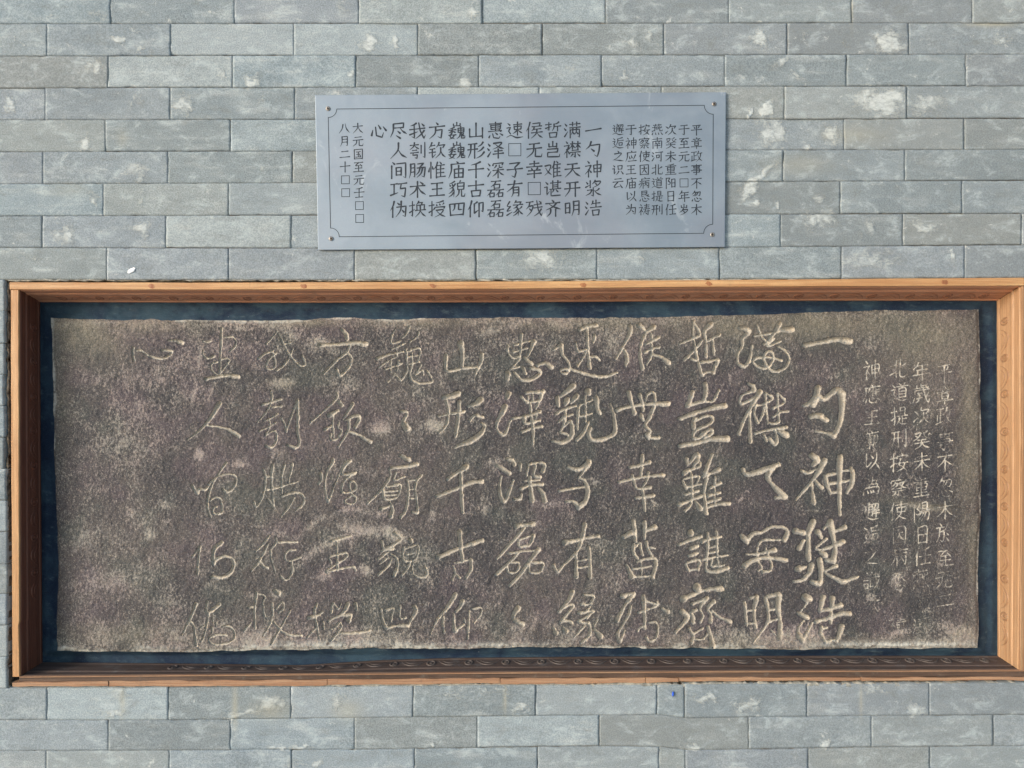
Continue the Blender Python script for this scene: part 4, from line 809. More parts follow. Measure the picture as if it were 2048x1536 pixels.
STROKES = """@240 630 5.12
#c
22,18 135 335 130 400 145 470
8,22,20 160 365 215 365 290 415 380 445 460 440 520 400 520 370 430 362
8,30,40 500 262 570 265 635 285
#c
24,20,14 1040 135 1030 350 1018 610
10,12 1050 232 1150 225 1190 275 1170 330 1120 375
12,14,8 845 262 880 278 935 268
12,18 850 360 850 410 900 445 965 420
12,12 1000 480 940 500 930 540 960 590 1010 620
12,12 1020 462 1085 445 1120 465 1090 510 1030 590
34,30,40 880 655 1010 630 1120 622 1215 635
#c
12,10 1615 165 1560 230 1495 300
16,16 1630 190 1680 310 1750 430 1830 510 1890 520 1885 460 1865 420
24,14 1420 445 1480 400 1560 370
12,14 1560 370 1590 480 1580 540 1530 560 1495 530 1530 450 1600 390
12,16 1770 350 1730 440 1670 520 1600 570
12,10 1690 295 1750 285
#c
50,24,14 1015 910 930 1050 830 1170 690 1280
14,24,40 880 1130 1020 1150 1120 1180 1215 1240
#c
14,12 1550 780 1555 860 1500 990 1410 1095
18,20 1455 920 1560 890 1650 862
14,14 1550 945 1650 935
14,14 1480 1085 1560 1050 1610 1010
14,14 1425 1190 1520 1145 1600 1100
10,20 1530 1060 1530 1150 1490 1235 1570 1185 1605 1230 1590 1310 1550 1355 1490 1340
10,18 1650 1050 1680 1110 1705 1190
14,10 1800 920 1750 1050 1705 1170
30,28,24 1815 880 1820 1050 1820 1200 1835 1310 1800 1360 1715 1330
@240 890 5.12
#c
30,16,22 740 415 790 500 810 450 870 460 930 380 1010 320 1100 300 1180 320 1185 390 1140 460 1090 485 1060 460
18,14,18 1090 180 1010 290 940 410 905 530 895 640 930 740
12,16 920 570 980 535 1030 560 1045 640 1040 690 980 710 950 690 955 650 990 630
#c
16,16 1465 245 1490 330 1475 470 1440 570 1390 635 1370 585
28,14,18 1565 205 1550 320 1560 470 1575 640
12,28 1510 550 1575 645
10,10 1490 325 1550 322
12,14,10 1475 465 1600 440 1820 375
14,16 1685 200 1655 320 1655 490
22,12 1765 200 1740 310 1725 385
12,26,14 1650 530 1730 500 1830 490 1880 540 1870 610 1790 675
14,16 1780 545 1720 650 1650 730
#c
30,18 815 1050 800 1180 795 1320
16,12 740 1145 810 1060
44,24,34 1040 1000 970 1060 955 1130 955 1215 990 1170 1070 1140 1140 1160 1165 1230 1130 1310 1040 1360 940 1350
#c
22,12 1525 930 1470 1010 1390 1085
14,22 1520 1010 1430 1180 1345 1290
14,26 1430 1190 1470 1245 1510 1260
18,14 1595 950 1600 1000 1540 1100 1590 1310
14,12 1600 1000 1820 995
16,12 1800 1075 1710 1090 1690 1160 1730 1190 1850 1150
14,18 1760 1190 1755 1320 1700 1385 1640 1340
@340 1140 5.12
#c
40,18,12 265 350 215 480 120 670
14,28 205 520 245 590 265 770
16,34 384 325 370 400 390 440 500 355
12,16 400 440 375 560 345 690 315 730
12,12 300 600 345 570
22,12 440 490 445 540
22,12 470 545 475 580
26,16 430 590 430 640
14,16 540 580 610 580 660 640 650 710 570 755 460 765 400 730 410 690 490 665 580 670
#c
26,18 885 235 865 400 870 600
14,12 800 385 860 380
12,10 880 240 970 270 940 350
14,14 950 340 960 450 985 490
14,14 1045 340 1050 450 1020 560 950 680
14,14 1080 400 1150 330 1160 390 1110 440
14,24 1060 530 1150 630 1250 670 1350 670
12,18 1235 410 1150 560 1035 760
30,50 1070 210 1110 240
12,20 830 540 760 620
#c
24,16 1505 345 1480 420 1500 550 1525 700
34,16 1420 490 1500 470 1560 430
14,12 1400 690 1490 600
16,16 1650 440 1670 340 1720 400 1750 350
40,18 1820 350 1780 430 1740 460
34,24 1900 350 1910 400
12,20,44 1620 530 1700 480 1790 465 1850 460 1830 520
14,24 1640 610 1680 600 1740 540 1745 600 1650 720
16,34,24 1730 650 1850 650 1950 640 2045 620
12,14 1570 520 1575 600
@600 630 5.12
#c
26,40 430 150 470 190 480 245
40,28,54 205 310 400 300 550 285 670 300
18,26 510 310 480 380 380 460 240 600
16,28 490 395 525 440 500 530 410 620 375 560
#c
12,12 975 145 940 220 940 290 1030 265
20,12 1120 115 1090 190 1040 240
14,10 1215 165 1200 220 1120 280
12,10 940 350 1080 290
28,14 790 450 900 410 1060 375
12,10 985 340 990 420 900 470 805 540
12,10 930 460 930 590
12,10 870 560 980 520 1050 490
10,10 1010 460 990 580 900 690
12,24 970 600 1015 660
16,12 1085 350 1095 500
14,16,14 1095 375 1210 340 1230 380 1205 480
10,10 1145 380 1150 500
10,10 1100 430 1210 415
10,12 1090 510 1220 480
12,12 1100 510 1090 590 1030 680
16,20,14 1150 500 1125 600 1150 670 1230 700 1340 690 1350 650 1300 575
12,10 1240 510 1180 615
10,10 1185 610 1250 570 1265 610
#c
44,24,24 1495 415 1490 500 1510 575 1650 550 1820 530
60,28 1645 290 1660 420 1655 540
44,22 1860 400 1850 480 1790 610
#c
24,14,10 375 800 375 850 280 950 100 1110
24,38 400 885 425 925
44,22 300 1030 390 980
12,14 345 1010 335 1120 345 1250
30,14 255 1175 330 1130
12,18,18 400 1100 390 1150 430 1190 370 1270 310 1270 315 1220
32,14 540 910 500 980 440 1070
14,36,30 460 1080 540 1040 600 1035 600 1080 565 1150
30,14 500 1080 490 1180 400 1340
16,24,36 490 1190 600 1230 715 1300
#c
30,26,70 1035 985 1095 1000 1075 1060 1060 1100 1090 1160
60,60 1070 1120 1085 1150
#c
40,60 1470 845 1560 830 1620 805
28,24,16 1500 880 1520 1010 1490 1140 1420 1210
38,30 1630 890 1620 1050 1590 1240
14,18,30 1410 1040 1560 1010 1680 990
60,44,16 1850 870 1800 910 1720 940
26,26 1740 1080 1790 1030 1870 1050
20,60,14 1860 1110 1890 1150 1800 1260 1580 1360
@600 890 5.12
#c
32,18 215 290 215 360 190 400
30,14,20 335 150 330 190 270 290 255 450 285 595
14,12 285 595 340 450 420 260
12,12 325 300 325 350
40,18,34 510 165 460 200 430 300 560 290
20,14 570 280 470 350 430 420 430 480 500 490 570 450 560 385 520 375 505 420 530 500 570 540 550 600 480 600 460 570 520 520
#c
30,50 1030 110 1110 150
34,30,40 935 235 1060 225 1200 195
18,26,12 920 250 920 330 840 450 690 600
12,16 985 280 960 360 1070 325
14,24 960 400 1030 410 1010 500 980 540 870 555 850 460
12,12 880 430 1000 410
12,10 870 480 1000 470
12,10 870 515 990 510
34,16 830 655 930 620
20,44 920 580 945 650 930 730
16,20,30 1095 350 1110 450 1090 650 1030 740
26,18 1240 310 1190 380 1180 470 1200 600 1200 690 1150 690
10,10 1110 370 1200 350
12,10 1110 460 1180 450
12,10 1105 550 1190 545
#c
64,34,30 1700 225 1600 290 1510 350
30,30,44 1400 525 1600 450 1750 385 1860 375
38,38,28 1645 290 1650 450 1665 690
#c
26,20 320 985 420 960 520 930
18,18 375 980 380 1130 385 1280
18,20 320 1210 300 1150 400 1120 470 1105 480 1140 420 1190 320 1250 270 1300 400 1270 540 1250 570 1280
#c
28,16 840 990 850 1050
34,20 970 900 1030 960 940 1030 840 1085
16,28 840 1080 950 1065
26,12 800 1170 910 1090
16,34 920 1115 980 1150 1000 1230 960 1335
12,12 810 1225 900 1150
12,22 940 1160 900 1240 800 1330
16,14 1060 1050 1060 1180 1180 1170 1205 1030 1070 1065
12,10 1080 1125 1170 1110
22,12 1130 1190 1100 1260 1040 1340
16,22 1160 1190 1150 1290 1200 1350 1280 1350 1300 1300 1280 1250
44,40 1130 970 1140 990
#c
48,30 1635 895 1645 1050 1665 1190
48,26,48 1415 1150 1550 1090 1680 1040 1860 980
16,28 1570 1240 1590 1310 1630 1360
12,12 1580 1210 1720 1180
38,28 1750 1180 1750 1270 1700 1360
26,16 1560 1380 1580 1330
@700 1140 5.12
#c
20,28 315 400 330 500 370 600
26,18 365 410 440 395 430 450 420 520
50,26,18 660 380 670 430 620 520 590 580
12,16 515 370 510 490 570 490
28,24,40 370 600 440 580 520 570 590 570
#c
48,26,14 1080 250 1000 380 900 500 820 660
26,18 955 480 950 560 965 640
44,20 1150 320 1120 390 1080 430
18,34,16 1060 450 1070 620 1120 590 1170 560
12,12 1165 500 1180 540
16,18 1220 420 1205 700
12,14 1240 400 1340 390 1340 450 1270 540
#c
56,34,50 1720 390 1680 450 1680 510 1770 560
@970 630 5.12
#c
16,14 235 310 230 370 280 440 350 425
28,16,14 370 200 365 300 355 430 310 500 255 560
12,12 300 310 500 250
50,30,20 500 270 470 350 435 420
14,12 290 380 430 340
20,44 400 435 470 500
16,16 260 555 350 530
56,34 235 600 225 660
24,40,26 300 590 370 660 470 660 560 600 540 560 460 545
34,28 390 540 415 600
18,50 530 515 620 495 680 535
#c
16,34 690 360 780 310
44,22,18 780 310 790 400 850 480 860 550 830 600 780 590 780 560 850 555
18,34,16 860 550 980 590 1120 625 1230 630 1350 590
34,40 970 150 1060 115 1140 110
24,24,34 1045 130 1050 300 1070 540
18,26 930 290 950 370 1030 355
30,22 1120 210 1110 280
16,26 1040 360 1000 440 945 520
18,30,18 1070 430 1130 430 1170 460
#c
48,22,16 1485 120 1480 190 1410 330 1340 450
22,40,30 1425 360 1455 440 1440 520
28,24,40 1635 200 1590 330 1590 430 1610 550
44,24 1575 100 1640 160
54,30 1730 120 1650 175
14,16 1700 190 1705 330 1700 420 1655 510
16,28 1640 300 1780 230
18,28 1630 385 1700 350 1780 330
16,26,54 1710 405 1800 430 1880 490
#c
54,34 240 810 225 850
54,22,18 205 940 160 1030 120 1110 130 1180 180 1230 220 1190 260 1080
28,16 370 840 440 900
26,30,46 420 800 500 790 590 790
16,14 440 830 440 890
16,14 490 820 490 890
34,16 580 800 560 870 520 960
16,34,20 460 910 470 1000 490 1180 490 1320
20,34 280 1060 410 1040 560 990
34,18 410 1040 410 1110 560 1080
18,16 540 980 510 1080
28,18 580 1140 480 1160 370 1200
16,24 420 900 540 880
#c
64,40,24 900 730 840 780 775 830
44,34 740 850 750 930
54,30 840 870 820 920
54,24 940 830 880 900
24,20 720 1020 800 970 930 930
26,18 820 960 820 1060 780 1180
26,16 750 1095 820 1040 900 1020
18,44,24 800 1150 870 1090 890 1150 880 1250 790 1310 690 1290
20,20 770 1200 850 1230
26,20 955 950 940 1170
64,44 1050 780 1060 810
20,16 1025 830 1030 1090
14,14 960 930 1100 870
14,14 975 1040 1090 1010
48,28 1140 850 1150 960 1180 1010
16,28,38 1060 1100 1010 1200 935 1285
34,44,20 1080 1160 1060 1220 1100 1280 1220 1270 1320 1210 1330 1120 1310 1000 1280 910
#c
44,34,40 1470 790 1500 900 1530 1010
40,24 1585 820 1610 900 1620 980
16,36,24 1640 900 1660 820 1720 790 1740 850 1720 970 1670 1070 1640 1130 1690 1190 1650 1230 1680 1270
34,24,54 1350 975 1500 935 1700 910 1870 910
34,30 1670 1230 1700 1260 1780 1255
44,24 1600 1030 1620 1080
@970 890 5.12
#c
30,38 220 140 280 160 300 205
34,54 120 210 180 245 245 290
16,44,16 165 320 150 420 160 530 200 580 240 500 290 360
38,18 360 200 360 260
18,28,44 440 200 560 180 610 210 590 270
16,18 440 220 425 310
20,28 515 210 500 310 570 330
26,34 360 450 460 410 590 405
30,54 460 330 465 450 480 570
34,18 300 560 360 550 375 500
34,54 550 450 590 490 610 570
16,16 400 370 560 360
#c
24,44,30 850 230 960 250 1050 180 1075 165
64,30,18 1060 180 1010 270 960 335
18,44,54 960 335 1020 370 1050 460 1030 570 960 640
44,20 960 640 900 580 830 580
28,20 760 470 880 450 1010 430
#c
38,30 1610 110 1605 220 1590 330
28,40 1480 230 1590 210 1680 175
28,20,44 1370 380 1530 345 1680 320 1820 310
24,20,38 1510 310 1530 400 1570 450 1690 435
28,20 1670 280 1660 350 1620 420
28,38,28 1610 440 1620 530 1635 670
28,38 1545 545 1620 535 1720 520
#c
44,34,56 320 830 410 820 490 810
28,28,16 400 850 300 970 120 1170
16,16 340 970 350 1040 440 1030
40,20 490 930 480 980 450 1030
16,16 350 970 470 930
24,24 240 1110 370 1090
24,24 360 1090 250 1200 115 1330
18,18 225 1220 240 1300 320 1300 345 1210 240 1205
18,20 390 1090 540 1080
44,28,28 545 1070 440 1210 350 1340 250 1440
18,24 455 1210 455 1300 560 1300 590 1210 470 1205
#c
48,26,18 1020 820 1000 930 930 1100 760 1270
54,24,38 820 1000 900 985 1000 960 1160 935
28,28,44 930 1100 935 1350
34,28,44 1060 1050 1070 1150 1075 1350
16,16 945 1190 1050 1170
16,16 950 1260 1050 1245
28,24 700 1230 740 1300 780 1260
#c
40,36 1515 780 1530 870 1540 980
44,54 1420 940 1500 900
38,26 1630 790 1635 870 1630 960
24,46 1640 880 1740 840
36,24 1520 1020 1520 1100 1560 1160
18,20 1540 1040 1585 1000 1600 1080 1620 1130
28,24 1650 990 1670 1070 1710 1140
22,12 1690 1050 1740 1060
24,54 1450 1230 1480 1290 1500 1350
18,44 1550 1200 1640 1170 1740 1170 1745 1250 1715 1350
14,14 1600 1200 1605 1350
16,16 1510 1270 1600 1260 1700 1240
16,16 1510 1350 1600 1350 1700 1340
@1060 1140 5.12
#c
50,24 430 230 400 300 300 430
24,28,20 290 430 390 360 440 370 380 450 310 540
18,26 310 540 370 520 430 540
18,46 240 590 265 650
18,46 340 590 370 630
24,24,18 550 255 650 270 600 350 520 350
18,28 630 350 570 430 500 440
24,18 570 430 650 420 560 490 490 530 600 545
24,32,22 600 540 615 600 600 680 520 750
18,16 560 570 450 690
18,16 640 430 580 500
24,56 660 610 720 680
18,16 690 510 650 580
#c
44,34 940 270 1060 240
48,28,44 1060 250 980 350 890 520
30,18,34 1030 380 1000 480 900 650 920 735
34,14 920 735 970 620
44,22 1160 270 1170 400 1175 600
14,16 1170 320 1290 350
16,16 1300 330 1290 370 1110 440
20,46 1345 390 1410 430
18,24,26 1215 540 1290 540 1310 620 1280 710 1220 730 1190 690
14,14 1100 630 1130 590 1180 570
#c
80,64 1710 180 1720 210
64,26,54 1570 300 1700 240 1820 200 1960 195
30,22 1660 350 1740 320 1800 290
38,20,24 1810 290 1740 390 1770 470 1740 540
54,40,28 1560 430 1610 480 1560 560 1490 640
28,38 1650 440 1670 490 1670 540
38,22,38 1880 320 1820 400 1850 460 1850 530
16,24,40 1860 420 1950 490 2050 530
28,34 1630 600 1670 680 1650 750
18,18 1680 650 1770 595
16,18 1670 710 1760 710 1815 660
28,40,54 1820 580 1850 680 1870 790
34,34 1670 420 1700 410
@1340 630 5.12
#c
24,22,28 240 70 235 200 260 350 275 460 215 450
18,28,14 95 300 180 260 300 200 240 70
16,26 330 260 240 370 145 460
50,20,28 420 95 350 170 365 260 370 420
28,16 510 205 430 240 370 280
24,24 435 240 440 320 450 400
28,28 290 490 310 560 330 620
28,28,38 320 485 400 475 490 460 460 530 440 590
18,20 330 600 400 585 440 590
#c
38,48,28 715 130 800 155 790 200 740 240 740 310
28,28,38 740 320 690 410 700 500 760 530
38,30,14 760 530 810 470 840 310
18,16 890 105 930 210 980 270
50,20 1120 90 1080 170 1010 250
16,20,66 860 215 1000 195 1130 155 1240 150
22,22 960 300 1060 240 990 320 1130 270
20,28,20 1095 320 1180 370 1220 450 1180 540 1080 580 1010 550 960 450 990 380 1040 380 1055 450 1020 520 960 550 880 520 850 470 900 440 950 440
18,26 1060 440 1140 470
14,14 980 430 1040 435
#c
44,46,66 1375 310 1550 280 1700 250 1840 270
#c
38,44 230 790 210 850 180 930
44,20,22 180 930 330 890 440 880 500 770
48,34 360 710 365 800 340 885
40,40,54 100 1060 300 990 450 950 560 930
48,24 240 1150 240 1080 265 1060
20,30,26 270 1080 350 1040 430 1040 430 1090 380 1130 300 1160 240 1210 240 1260 290 1260 350 1210 410 1170 430 1210 350 1260
44,34,68 100 1340 280 1310 430 1270 580 1270
#c
24,54 800 700 850 730 855 770
24,22,22 850 780 760 810 720 850 720 910 790 890 870 840 930 780
56,28,34 920 790 830 940 760 1070 700 1220
28,28,44 815 960 815 1100 820 1300
20,18 975 800 985 950 1000 1110
20,18 980 800 1050 850 960 910 880 930
28,22,34 880 920 860 1000 895 1100
18,18 960 940 950 1010 920 1080
20,18 1100 800 1105 940 1115 1100
18,18 1105 800 1175 890 1050 960
18,20 1000 1100 1060 1115 1115 1100
18,28 1050 1050 1120 1000 1210 990
18,22,38 870 1215 1000 1180 1190 1150
28,34 960 1220 985 1290
24,34 1070 1170 1095 1260 1075 1330 1010 1260
44,74 1110 1190 1190 1230
#c
64,64,34 1515 750 1500 830 1440 900 1370 930
60,54 1460 920 1530 830
44,50,66 1530 840 1580 860 1700 770 1760 810
66,54,50 1760 810 1760 950 1740 1100 1680 1240
54,30,14 1680 1240 1600 1210 1490 1190
44,64,54 1440 1045 1520 1030 1600 1080
@1340 890 5.12
#c
34,26 170 140 175 210
20,44,20 200 190 270 100 290 140 240 215
44,34,18 140 290 220 250 300 220 310 180
18,24 210 260 225 400 215 600 150 680
18,28 130 370 165 440
18,16 140 350 290 320 270 400
16,16 170 435 320 400
22,22 150 510 290 470
36,24,30 90 615 200 570 330 520
24,54 260 580 310 650
18,44,28 430 100 390 200 340 330
34,26,54 340 320 420 290 500 250
28,22,44 380 320 350 480 370 700
18,16 460 330 455 450 460 600
26,26 410 440 520 390
24,26 390 520 510 490
24,34 390 585 510 550
24,26,44 380 640 480 610 600 600
#c
38,56,44 740 250 790 300 950 260 1110 200
54,40,64 1060 220 1000 320 1060 420 1170 530
34,40 1080 540 1190 530
#c
64,40 1450 110 1510 150 1460 205
28,28,18 1345 265 1400 290 1490 250
64,26,20 1580 160 1530 260 1420 410 1290 560
18,24,48 1450 360 1455 470 1470 590
28,38 1490 370 1550 440
38,28 1590 320 1610 410 1640 490
28,18 1600 310 1720 290
28,18 1640 490 1710 480
26,24 1620 400 1720 385
68,40,34 1740 130 1735 300 1735 710
44,44,24 1850 240 1870 300 1860 400 1810 490
18,18 1750 265 1840 260
16,16 1750 380 1850 360
#c
62,62 210 890 210 910
24,26,34 80 1025 200 980 320 935
34,34 205 1065 280 1035
30,24 195 1135 280 1110
18,28 160 1220 195 1290
18,28 165 1210 290 1180 290 1280
16,18 200 1280 290 1270
28,18 385 905 385 1060 370 1200
28,20 475 890 480 1040 485 1170
36,26 330 990 420 960 520 940
16,16 395 1060 480 1030
20,14 330 1180 450 1150 590 1130
20,30,44 370 1180 370 1270 420 1300 500 1290 590 1260
16,16 430 1170 420 1240 480 1240
18,18 490 1180 500 1240 550 1230
16,16 390 1110 475 1095
#c
34,44,30 730 930 780 980 850 910 930 900
30,24,54 930 900 1040 840 1170 850 1200 900 1170 970
64,44 750 950 790 990
16,18,16 1160 970 1060 975 990 970 920 1000 890 1080 900 1180 940 1260 900 1290
16,28 980 1060 1010 1150 1040 1220 1020 1290 950 1300
20,24,54 780 1120 900 1115 1070 1080
54,34,40 760 1240 850 1180 1000 1155 1190 1180
#c
54,50 1280 880 1370 900
24,54 1370 980 1320 1060
68,40,54 1460 790 1420 900 1415 1050 1420 1170
54,28 1510 890 1550 950
64,44,54 1640 790 1660 900 1690 1060 1670 1190
54,18 1670 1190 1590 1180
34,30,46 1650 900 1700 880 1790 840
20,20,54 1600 960 1490 1060 1600 1060 1770 990
38,54 1540 1100 1590 1130
20,44 1570 860 1640 800
70,24 1310 1270 1390 1250
54,40,24 1450 1230 1430 1300 1360 1380 1270 1400
54,54,44 1530 1180 1545 1290 1530 1420 1450 1400
40,24 1700 1240 1590 1290
24,54,24 1590 1310 1680 1360 1770 1400 1920 1350
@1400 1140 5.12
#c
30,28 455 330 465 440 475 560
54,30,28 580 280 555 390 555 480 570 590
34,20 510 290 580 270
18,18 480 420 555 410
22,22 480 550 560 550
40,26,14 670 290 690 390 690 540 540 750
38,48 690 270 800 250
64,40,54 810 260 800 390 820 540 815 690
24,18 710 415 800 390
24,18 700 530 800 500
12,12 730 620 800 690
#c
84,54 1080 280 1130 300
14,12 1110 320 1050 400 1010 440
34,54 1010 445 1100 490
16,24,64 1060 520 1010 590 1010 660 1050 720
36,16 1050 710 1090 650 1150 540
54,40 1260 280 1230 400
40,34,54 1230 420 1330 400 1440 360
54,34,38 1355 290 1345 410 1335 540
44,34,54 1190 530 1330 490 1440 450 1530 450
34,34 1240 590 1240 660 1290 740
18,18 1240 600 1300 590
58,38 1450 580 1430 650 1400 730
24,24 1290 740 1350 720 1400 725
@1690 690 4.8
#s
14,8 170 215 240 205
12,8 235 215 200 260 145 300
10,10 212 255 212 325
10,10 250 220 255 290
10,10 265 230 350 215
10,8 260 285 330 265
12,12 312 155 312 330
10,10 350 200 345 260
#s
10,10 190 420 190 470 150 550
12,10 190 410 330 380
10,10 230 430 210 540
10,12 250 400 240 520
10,10 265 450 330 440
10,10 290 400 290 500
12,16 210 530 250 500 280 550 330 560 340 520
#s
14,14 195 630 250 620 305 610
14,12 262 620 262 770
14,14 205 700 310 680
16,16 175 775 250 770 330 765
#s
12,12 215 835 320 835
12,10 225 840 200 930 155 1000
10,10 220 875 280 865
10,10 245 860 240 990
10,10 225 910 280 900
10,10 220 950 285 945
12,12 300 860 295 980
14,12 325 845 325 990
8,8 295 900 320 900
8,8 295 940 320 940
#s
16,10 190 1080 195 1150 250 1110
14,10 235 1040 270 1070
16,12 325 1060 270 1130 220 1190
14,16 280 1100 340 1170
20,14 280 1010 270 1030
#s
14,12 250 1260 270 1280
14,12 200 1320 320 1290
14,12 280 1300 230 1380 180 1430
14,12 230 1350 330 1330 340 1400 320 1460
20,14 195 1440 210 1450
12,12 240 1410 250 1440
12,12 270 1400 285 1440
#s
12,10 440 215 510 200
14,10 500 210 480 260 430 290
14,16 540 160 535 250 560 275 600 265
12,10 590 210 545 230
#s
12,12 450 440 460 520 430 550
14,24 430 545 500 550 600 545
12,12 500 420 500 520 565 520 570 440 505 435
10,8 505 480 565 475
12,12 470 410 590 390
12,10 510 350 530 390
12,10 570 350 550 390
#s
14,10 470 600 475 760
12,12 440 650 510 630
12,10 420 720 500 690
10,10 520 600 520 670 565 660 570 600 520 605
10,8 525 635 565 630
14,12 510 700 600 685
12,10 550 700 545 750
12,16 520 710 500 750 600 745
#s
12,14 430 840 500 830
12,12 420 900 510 890
12,10 455 840 450 910 420 975
12,12 490 835 490 970
12,12 535 860 535 920
16,18 572 810 580 980
#s
16,14 470 1030 470 1220
20,14 390 1130 500 1080
12,12 510 1060 600 1080
14,12 540 1040 550 1070
14,14 500 1140 600 1120
14,12 560 1090 540 1160 500 1200
14,14 530 1150 590 1200
30,20 400 1130 440 1140
#s
14,12 440 1300 580 1290
14,12 510 1270 450 1350 430 1370
12,12 540 1300 570 1330
16,12 450 1380 600 1360
14,14 515 1370 515 1460
14,12 480 1400 460 1450
12,12 550 1400 570 1430
#s
14,10 700 170 660 230
12,12 700 190 800 180
12,12 690 225 790 220
12,12 650 290 800 265
14,12 742 180 742 345
12,10 695 230 695 270
#s
14,12 740 370 740 420
12,12 690 430 830 420
14,12 680 440 680 500 640 570
10,10 700 460 760 455
12,12 720 470 715 530
14,16 770 400 790 480 830 530
12,10 820 460 780 520
#s
24,20 675 625 690 640
24,14 650 710 690 680
14,10 740 600 720 640 700 660
12,14 730 640 800 630 770 660
16,10 750 640 730 720 680 770
12,18 750 690 810 750
#s
12,10 680 850 740 850 700 900 650 930
12,12 690 870 710 890
14,12 770 840 790 880
12,12 740 860 820 900
12,12 690 925 790 915
12,12 740 880 735 940 690 970
12,16 740 930 790 990
#s
14,14 722 1015 730 1240
12,12 690 1080 780 1070
12,12 660 1130 800 1110
12,10 725 1130 690 1180 650 1200
12,14 735 1130 770 1175 830 1185
#s
12,12 700 1290 800 1285
14,12 660 1340 810 1315
14,14 740 1280 735 1460
10,10 700 1350 700 1400 780 1400 780 1345
10,10 700 1375 780 1370
14,16 660 1465 740 1455 800 1450
10,10 690 1430 780 1425
#s
12,12 920 210 940 230
12,12 1000 190 980 220
12,12 910 200 1000 190
14,12 870 270 950 260 1040 240 1040 270
16,14 962 180 962 370
#s
14,12 910 415 1000 400
14,12 930 440 980 420 980 450 930 480
14,12 890 520 1020 500
14,14 955 490 960 585
12,10 950 390 950 410
#s
12,12 880 640 970 620
12,12 930 640 925 740
12,12 890 680 890 740
12,10 930 690 960 685
12,12 885 745 960 725
14,10 990 610 970 670
12,12 975 660 1040 640
12,12 1020 650 990 720 960 760
12,14 980 680 1040 740
#s
14,14 955 810 960 1020
12,12 910 850 1010 840
12,12 925 870 925 900 1000 890 1000 860
12,12 910 910 1010 900 1010 960
12,12 920 930 1000 940
#s
12,12 850 980 880 1060
12,12 860 1080 970 1060
12,12 950 1060 860 1160
14,14 960 1080 965 1220
12,14 970 1110 1035 1140
#s
12,10 940 1280 890 1350
14,12 930 1310 1010 1290 1010 1340 980 1370
10,10 960 1310 920 1370
10,10 985 1310 950 1370
20,14 890 1400 890 1440
16,14 930 1400 940 1440 1000 1450 1010 1420
14,14 960 1390 970 1410
16,12 1020 1380 1040 1400
@1690 980 4.8
#s
14,12 100 160 190 150
12,12 150 200 160 260
14,30,14 120 280 210 275 300 295 360 285
12,12 200 130 195 250
12,12 240 130 240 260
10,10 200 160 300 150
10,10 200 200 320 190
10,10 200 235 320 230
12,12 320 120 310 270
12,12 280 130 275 250
#s
20,14 180 330 150 360
14,12 185 430 200 480 170 490
14,20 170 490 250 505 340 505
14,10 290 370 250 400 240 460
12,12 250 410 310 400
12,12 270 430 270 470 310 465 315 430 270 432
14,14 210 400 210 460
#s
14,14 250 560 280 580
14,12 210 640 240 620
14,10 310 580 280 630 220 690
14,24,14 200 680 270 710 350 700
#s
12,10 190 850 320 830
12,10 200 920 240 950
12,12 292 890 295 950
14,18 335 880 350 940 380 940
12,12 320 780 325 830
10,10 200 890 250 880
10,10 205 955 245 950
#s
12,12 210 1100 310 1080
12,12 290 1130 310 1170
40,30 240 1020 280 1040
#s
16,12 475 140 420 200
14,14 450 190 445 280
12,12 490 150 570 145
12,12 500 175 570 170 560 210 500 210 500 175
14,12 530 120 520 210
#s
14,14 450 360 455 500 580 510 578 340
10,10 460 370 570 350
12,12 515 380 510 430 480 470
12,12 480 410 550 400
12,12 515 430 550 470
#s
12,12 455 600 570 575
14,12 460 605 460 670 440 710
12,12 480 640 570 630
12,12 575 600 570 715
12,12 525 640 510 690 480 715
12,12 525 650 555 690
14,14 540 560 545 590
#s
14,14 560 780 560 830
14,14 470 840 560 830
14,14 540 950 550 1000
14,12 480 860 480 940
#s
16,16 510 1265 510 1390
30,24 490 1390 580 1380
12,12 560 1140 560 1160
#s
14,10 700 120 660 170
14,14 665 170 665 300
12,10 700 120 710 170 680 200
14,14 790 110 785 180
10,10 740 130 735 200
12,12 740 230 830 200 820 270 780 310
10,10 790 230 740 290
#s
14,12 692 365 690 510
14,14 775 350 770 510
10,10 695 400 760 390
12,12 700 440 765 430
12,12 690 510 765 505
#s
24,14 730 560 690 610 640 650
20,14 685 630 680 720
14,14 720 620 820 610
14,14 740 560 760 690
20,24 750 690 830 690
14,14 700 660 800 650
#s
14,14 770 760 765 880 810 910
24,14 680 790 720 830
14,14 660 890 750 900
14,14 655 1080 650 1170
#s
14,14 965 110 965 270
20,34,14 880 160 960 180 1050 180
#s
12,12 860 390 970 380
14,12 930 350 940 480
12,12 1010 340 960 400 900 440
12,12 990 410 1010 440
12,12 980 440 940 490
#s
12,12 880 640 990 630
12,12 955 620 950 700
14,12 890 710 1010 700
#s
12,12 880 760 980 740
14,12 880 860 990 820
14,12 960 750 930 850"""
NU, NV = 1500, 548
U, V = np.meshgrid(np.linspace(0, 1, NU + 1, dtype=np.float64), np.linspace(0, 1, NV + 1, dtype=np.float64), indexing='ij')
X0 = 105 + (1957 - 105) * U
T = np.interp(X0, *ST_T); B = np.interp(X0, *ST_B)
Y = T + (B - T) * V
Lx = np.interp(Y, *ST_L); Rx = np.interp(Y, *ST_R)
X = Lx + (Rx - Lx) * U
# ragged outline
rag = fbm(X, Y, 34, 60, 5)
wU = np.exp(-np.minimum(U, 1 - U) * 1852 / 6.0); wV = np.exp(-np.minimum(V, 1 - V) * 668 / 6.0)
X = X + rag * 3.0 * wU * np.sign(U - .5); Y = Y + rag * 3.4 * wV * np.sign(V - .5)

